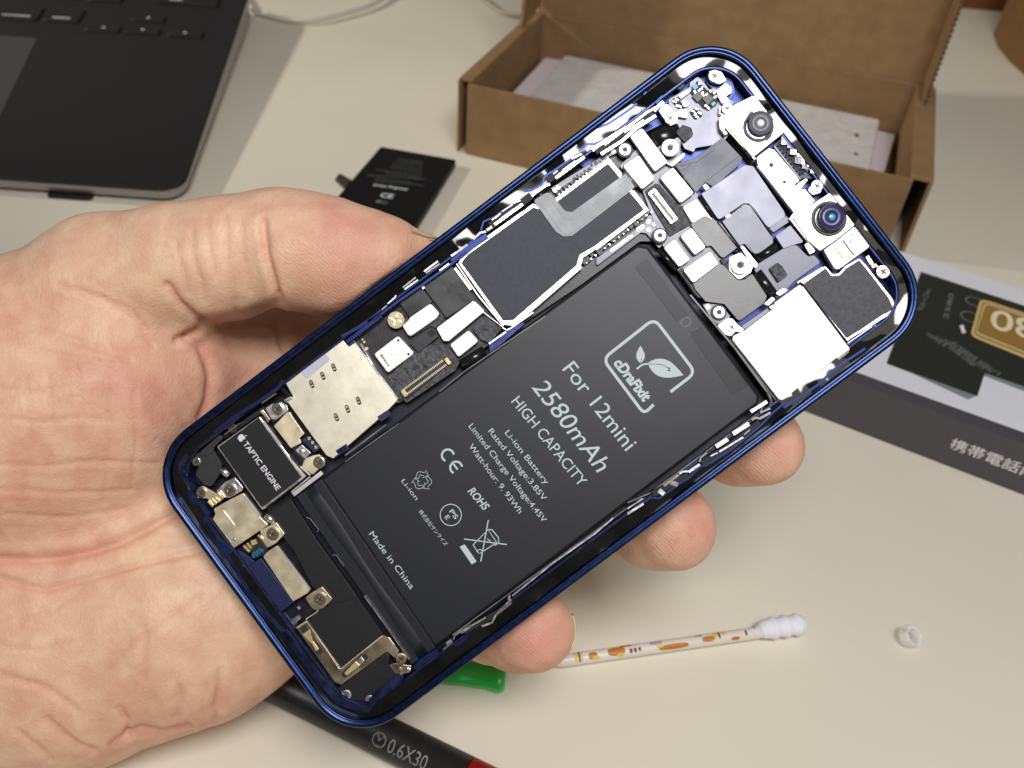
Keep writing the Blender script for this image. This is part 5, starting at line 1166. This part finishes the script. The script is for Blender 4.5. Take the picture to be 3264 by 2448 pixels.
CREASES = [
 ([(838,705),(842,760),(850,820),(868,880),(886,940)], 1.5, 11), ([(532,908),(570,965),(610,1000),(652,1028)], 1.2, 11),
 ([(652,1028),(700,1024),(759,1014),(830,990),(890,960)], 1.0, 14), ([(601,1079),(640,1105),(660,1150),(672,1200),(664,1270),(640,1330)], 1.1, 14),
 ([(565,1085),(600,1070),(630,1050)], 1.2, 12), ([(873,1041),(890,1080),(905,1115)], .9, 9), ([(860,1040),(800,1040),(700,1050)], .6, 10),
 ([(-20,1782),(100,1786),(190,1780),(290,1760),(380,1729),(450,1695),(506,1666),(551,1640),(600,1610)], 1.4, 15),
 ([(0,1843),(80,1868),(150,1880),(280,1845),(420,1805),(540,1775),(640,1755)], .6, 10),
 ([(60,1985),(160,1950),(260,1880)], .3, 9), ([(150,2290),(200,2335),(253,2375),(300,2392)], 1.0, 11), ([(360,2372),(400,2345),(450,2325),(520,2340),(600,2318)], 1.1, 12),
 ([(404,2350),(404,2300),(380,2260)], .6, 9), ([(703,2140),(700,2190),(688,2250),(690,2290)], .5, 10), ([(560,2290),(575,2240),(570,2190)], .5, 10), ([(455,2000),(462,2090),(458,2160)], .35, 12),
 ([(250,920),(300,945),(360,980),(430,1020),(490,1100)], .35, 9), ([(180,905),(240,930),(330,950)], .3, 8), ([(330,950),(420,990),(470,1050)], .3, 8),
 ([(10,1070),(100,1110),(230,1140),(360,1160)], .3, 8), ([(0,1010),(120,1050),(260,1090),(420,1150)], .25, 8), ([(0,1240),(110,1250),(240,1230)], .25, 8),
 ([(0,1330),(130,1345),(260,1330),(360,1345)], .25, 8), ([(0,1480),(140,1490),(300,1470),(500,1480)], .28, 8), ([(0,1560),(200,1575),(420,1560)], .25, 8), ([(20,1640),(220,1650),(400,1620)], .25, 8),
 ([(150,1180),(170,1350),(160,1500)], .2, 7), ([(240,1150),(262,1330),(250,1560)], .22, 7), ([(340,1200),(352,1400),(330,1600)], .2, 7), ([(430,1250),(436,1420),(420,1560)], .2, 7), ([(80,1200),(95,1420),(80,1600)], .2, 7),
 ([(610,740),(615,820),(640,900),(650,960)], .3, 8), ([(660,700),(668,800),(690,880)], .28, 8), ([(720,690),(722,800),(740,900),(755,1000)], .32, 8), ([(770,700),(775,820),(800,930)], .25, 8), ([(560,780),(580,860),(600,930)], .2, 8),
 ([(0,2060),(120,2075),(260,2040)], .3, 9), ([(0,2150),(140,2190),(240,2260)], .5, 10), ([(60,2330),(120,2380),(160,2420)], .5, 10), ([(640,1900),(560,1960),(420,2060),(330,2160)], .3, 10),
 ([(800,1700),(760,1780),(770,1880)], .3, 10), ([(500,1400),(560,1440),(580,1520)], .25, 9)]
for P, dp, w in CREASES:
    d = polydist(P); e = np.exp(-(d/w)**2); disp -= face*dp*(.75 if dp > .9 else 1.05)*e; disp += face*dp*.12*np.exp(-((d-w*2.4)/(w*1.3))**2); crs = np.maximum(crs, face*e*min(1, dp/1.1))
def lump(V, sc_, seed):
    r = np.random.RandomState(seed); o_ = np.zeros(len(V))
    for _ in range(9):
        k = r.normal(size=3); k /= np.linalg.norm(k); o_ += np.sin(V @ k*sc_*r.uniform(.7, 1.4)+r.uniform(0, 6.3))
    return o_/9
disp += .42*lump(HV, .28, 1)+.16*lump(HV, .8, 2)
near = polydist([(600,1400),(900,1128),(1400,755)]) < 6
HV = HV+HN*disp[:, None]
# keep the outline that touches the frame clear of it
q_ = (HV-PT) @ PR; a_x = np.abs(q_[:, 0])-(LX-RC); a_y = np.abs(q_[:, 1])-(LY-RC)
o2_ = np.hypot(np.maximum(a_x, 0), np.maximum(a_y, 0))+np.minimum(np.maximum(a_x, a_y), 0)-RC
ins_ = (o2_ < .05) & (q_[:, 2] > -7.45)
HV[ins_] -= HN[ins_]*disp[ins_][:, None]
def toworld(V): w = V @ MW.T; w[:, 2] += HC; return w/1000
# skin material: pink patches, fine lines, pores, a little light under the skin
SK = bpy.data.materials.new('skin'); SK.use_nodes = True; nt = SK.node_tree; bs = nt.nodes['Principled BSDF']; Lk = nt.links.new
tcn = nt.nodes.new('ShaderNodeTexCoord')
def noise(sc_, det=3): n_ = nt.nodes.new('ShaderNodeTexNoise'); n_.inputs['Scale'].default_value = sc_; n_.inputs['Detail'].default_value = det; Lk(tcn.outputs['Object'], n_.inputs['Vector']); return n_
def ramp(fac, c0, c1, p0=.35, p1=.65):
    r_ = nt.nodes.new('ShaderNodeValToRGB'); r_.color_ramp.elements[0].position = p0; r_.color_ramp.elements[1].position = p1
    r_.color_ramp.elements[0].color = c0; r_.color_ramp.elements[1].color = c1; Lk(fac, r_.inputs['Fac']); return r_.outputs['Color']
n1 = noise(34, 4); base_c = ramp(n1.outputs['Fac'], S((232,194,160)), S((214,158,134)))
n2 = noise(210, 3); c2_ = ramp(n2.outputs['Fac'], S((238,204,170)), S((208,152,126)))
mx = nt.nodes.new('ShaderNodeMix'); mx.data_type = 'RGBA'; mx.inputs['Factor'].default_value = .4; Lk(base_c, mx.inputs['A']); Lk(c2_, mx.inputs['B'])
at = nt.nodes.new('ShaderNodeAttribute'); at.attribute_name = 'flush'
mx2 = nt.nodes.new('ShaderNodeMix'); mx2.data_type = 'RGBA'; Lk(at.outputs['Fac'], mx2.inputs['Factor']); Lk(mx.outputs['Result'], mx2.inputs['A']); mx2.inputs['B'].default_value = S((208,132,120))
Lk(mx2.outputs['Result'], bs.inputs['Base Color'])
bs.inputs['Roughness'].default_value = .53; bs.inputs['Specular IOR Level'].default_value = .38; bs.inputs['Subsurface Weight'].default_value = .15
bs.inputs['Subsurface Radius'].default_value = (1, .35, .18); bs.inputs['Subsurface Scale'].default_value = .0016
vo = nt.nodes.new('ShaderNodeTexVoronoi'); vo.feature = 'DISTANCE_TO_EDGE'; vo.inputs['Scale'].default_value = 1000
nd = noise(150, 2); va_ = nt.nodes.new('ShaderNodeMixRGB'); va_.blend_type = 'LINEAR_LIGHT'; va_.inputs['Fac'].default_value = .004
Lk(tcn.outputs['Object'], va_.inputs['Color1']); Lk(nd.outputs['Color'], va_.inputs['Color2']); Lk(va_.outputs['Color'], vo.inputs['Vector'])
wv = nt.nodes.new('ShaderNodeTexWave'); wv.inputs['Scale'].default_value = 640; wv.inputs['Distortion'].default_value = 7; wv.inputs['Detail'].default_value = 2; wv.inputs['Detail Scale'].default_value = .35
wv.bands_direction = 'DIAGONAL'; Lk(tcn.outputs['Object'], wv.inputs['Vector'])
mr_ = nt.nodes.new('ShaderNodeMapRange'); mr_.inputs['From Max'].default_value = .18; Lk(vo.outputs['Distance'], mr_.inputs['Value'])
b1 = nt.nodes.new('ShaderNodeBump'); b1.inputs['Distance'].default_value = .00004; b1.inputs['Strength'].default_value = .8; Lk(mr_.outputs['Result'], b1.inputs['Height'])
b2 = nt.nodes.new('ShaderNodeBump'); b2.inputs['Distance'].default_value = .000032
ra_ = nt.nodes.new('ShaderNodeAttribute'); ra_.attribute_name = 'ridge'; ml_ = nt.nodes.new('ShaderNodeMath'); ml_.operation = 'MULTIPLY'
Lk(wv.outputs['Fac'], ml_.inputs[0]); Lk(ra_.outputs['Fac'], ml_.inputs[1]); Lk(ml_.outputs['Value'], b2.inputs['Height']); Lk(b1.outputs['Normal'], b2.inputs['Normal'])
n3 = noise(900, 5); b3 = nt.nodes.new('ShaderNodeBump'); b3.inputs['Distance'].default_value = .00006; Lk(n3.outputs['Fac'], b3.inputs['Height']); Lk(b2.outputs['Normal'], b3.inputs['Normal'])
prev = b3.outputs['Normal']; lines = []
for rz, st, sc_, dist_ in ((.5, (1, .22, 1), 300, .000026), (2.0, (1, .25, 1), 240, .000024)):
    mp = nt.nodes.new('ShaderNodeMapping'); mp.inputs['Rotation'].default_value = (0, 0, rz); mp.inputs['Scale'].default_value = st
    Lk(va_.outputs['Color'], mp.inputs['Vector']); v2 = nt.nodes.new('ShaderNodeTexVoronoi'); v2.feature = 'DISTANCE_TO_EDGE'; v2.inputs['Scale'].default_value = sc_
    Lk(mp.outputs['Vector'], v2.inputs['Vector']); m2 = nt.nodes.new('ShaderNodeMapRange'); m2.inputs['From Max'].default_value = .09; Lk(v2.outputs['Distance'], m2.inputs['Value'])
    bb = nt.nodes.new('ShaderNodeBump'); bb.inputs['Distance'].default_value = dist_; bb.inputs['Strength'].default_value = .6; Lk(m2.outputs['Result'], bb.inputs['Height']); Lk(prev, bb.inputs['Normal']); prev = bb.outputs['Normal']; lines.append(m2.outputs['Result'])
mn = nt.nodes.new('ShaderNodeMath'); mn.operation = 'MINIMUM'; Lk(lines[0], mn.inputs[0]); Lk(lines[1], mn.inputs[1])
iv_ = nt.nodes.new('ShaderNodeMapRange'); iv_.inputs['To Min'].default_value = .07; iv_.inputs['To Max'].default_value = 0; Lk(mn.outputs['Value'], iv_.inputs['Value'])
mx3 = nt.nodes.new('ShaderNodeMix'); mx3.data_type = 'RGBA'; Lk(iv_.outputs['Result'], mx3.inputs['Factor']); Lk(mx2.outputs['Result'], mx3.inputs['A']); mx3.inputs['B'].default_value = S((176,104,84)); Lk(mx3.outputs['Result'], bs.inputs['Base Color'])
Lk(prev, bs.inputs['Normal'])
me = bpy.data.meshes.new('hand'); W_ = toworld(HV)
me.vertices.add(len(W_)); me.vertices.foreach_set('co', W_.ravel()); me.loops.add(HQ.size); me.loops.foreach_set('vertex_index', HQ.astype(np.int32).ravel())
me.polygons.add(len(HQ)); me.polygons.foreach_set('loop_start', np.arange(0, HQ.size, 4, dtype=np.int32)); me.polygons.foreach_set('loop_total', np.full(len(HQ), 4, np.int32))
me.update(calc_edges=True); me.validate(); me.polygons.foreach_set('use_smooth', [True]*len(me.polygons))
def blob(px, py, r): return np.exp(-((sx_-px)**2+(sy_-py)**2)/r**2)
fl_ = .45*blob(1130,800,120)+.35*blob(1060,730,90)+.40*blob(390,1220,130)+.35*blob(700,1120,110)+.3*blob(560,1270,90)+.75*blob(1720,2030,90)+.6*blob(2240,1680,90)+.5*blob(2470,1440,90)+.25*blob(1020,900,150)
fl_ = np.clip(fl_*(.75+.5*lump(HV, .35, 5))+crs*.32, 0, 1)
rg_ = np.clip(.06+blob(1080,830,190)+blob(2400,1440,140)+blob(2150,1700,140)+blob(1690,2040,130)+.3*blob(700,1150,140), 0, 1)
ab = me.attributes.new('ridge', 'FLOAT', 'POINT'); ab.data.foreach_set('value', rg_.astype(np.float32))
aa = me.attributes.new('flush', 'FLOAT', 'POINT'); aa.data.foreach_set('value', fl_.astype(np.float32))
me.materials.append(SK); hand = bpy.data.objects.new('hand', me); col_link(hand)
tag(hand, 'left hand seen from the palm side, holding the opened smartphone', 'hand')
# nails
NAIL = mat('nail', S((226,190,158)), 0, .28, 300, .06, col2=S((234,204,160)), coat=.3)
def nail(P0_, P1_, r0, r1, a0, a1, up_hint, name='thumbnail'):
    A = cpt(*P0_); B = cpt(*P1_); d = (B-A)/np.linalg.norm(B-A); u = np.array(up_hint, float); u -= d*(u @ d); u /= np.linalg.norm(u); w = np.cross(d, u)
    V = []; n_ = 12; m_ = 14
    for lay in (0, .45):
        for i in range(n_+1):
            t = i/n_; r = r0+(r1-r0)*t+.25-lay; half = .5*(a1-a0)*(math.sqrt(max(0, 1-(max(0, t-.62)/.38)**2*.55)) if t > .62 else 1)*(1 if t > .15 else .75+t*1.66)
            for j in range(m_+1):
                th = (a0+a1)/2+half*(2*j/m_-1); V.append(A+(B-A)*t+(u*math.cos(th)+w*math.sin(th))*r)
    Fc = []; N1 = (n_+1)*(m_+1)
    for i in range(n_):
        for j in range(m_):
            q = i*(m_+1)+j; Fc.append((q, q+1, q+m_+2, q+m_+1)); Fc.append((N1+q, N1+q+m_+1, N1+q+m_+2, N1+q+1))
    for i in range(n_):
        for j in (0, m_): q = i*(m_+1)+j; Fc.append((q, q+m_+1, N1+q+m_+1, N1+q))
    for j in range(m_):
        for i in (0, n_): q = i*(m_+1)+j; Fc.append((q, q+1, N1+q+1, N1+q))
    return mesh(name, toworld(np.array(V)), Fc, NAIL, hand, True)
nail((1215,836,166.3), (1392,842,169.5), 8.75, 4.9, -.9, .80, (0, -1, .0), 'thumbnail')
nail((1662,2003,174), (1716,2014,167), 7.95, 7.9, -.6, .6, (.93, .10, .40), 'fingernail')
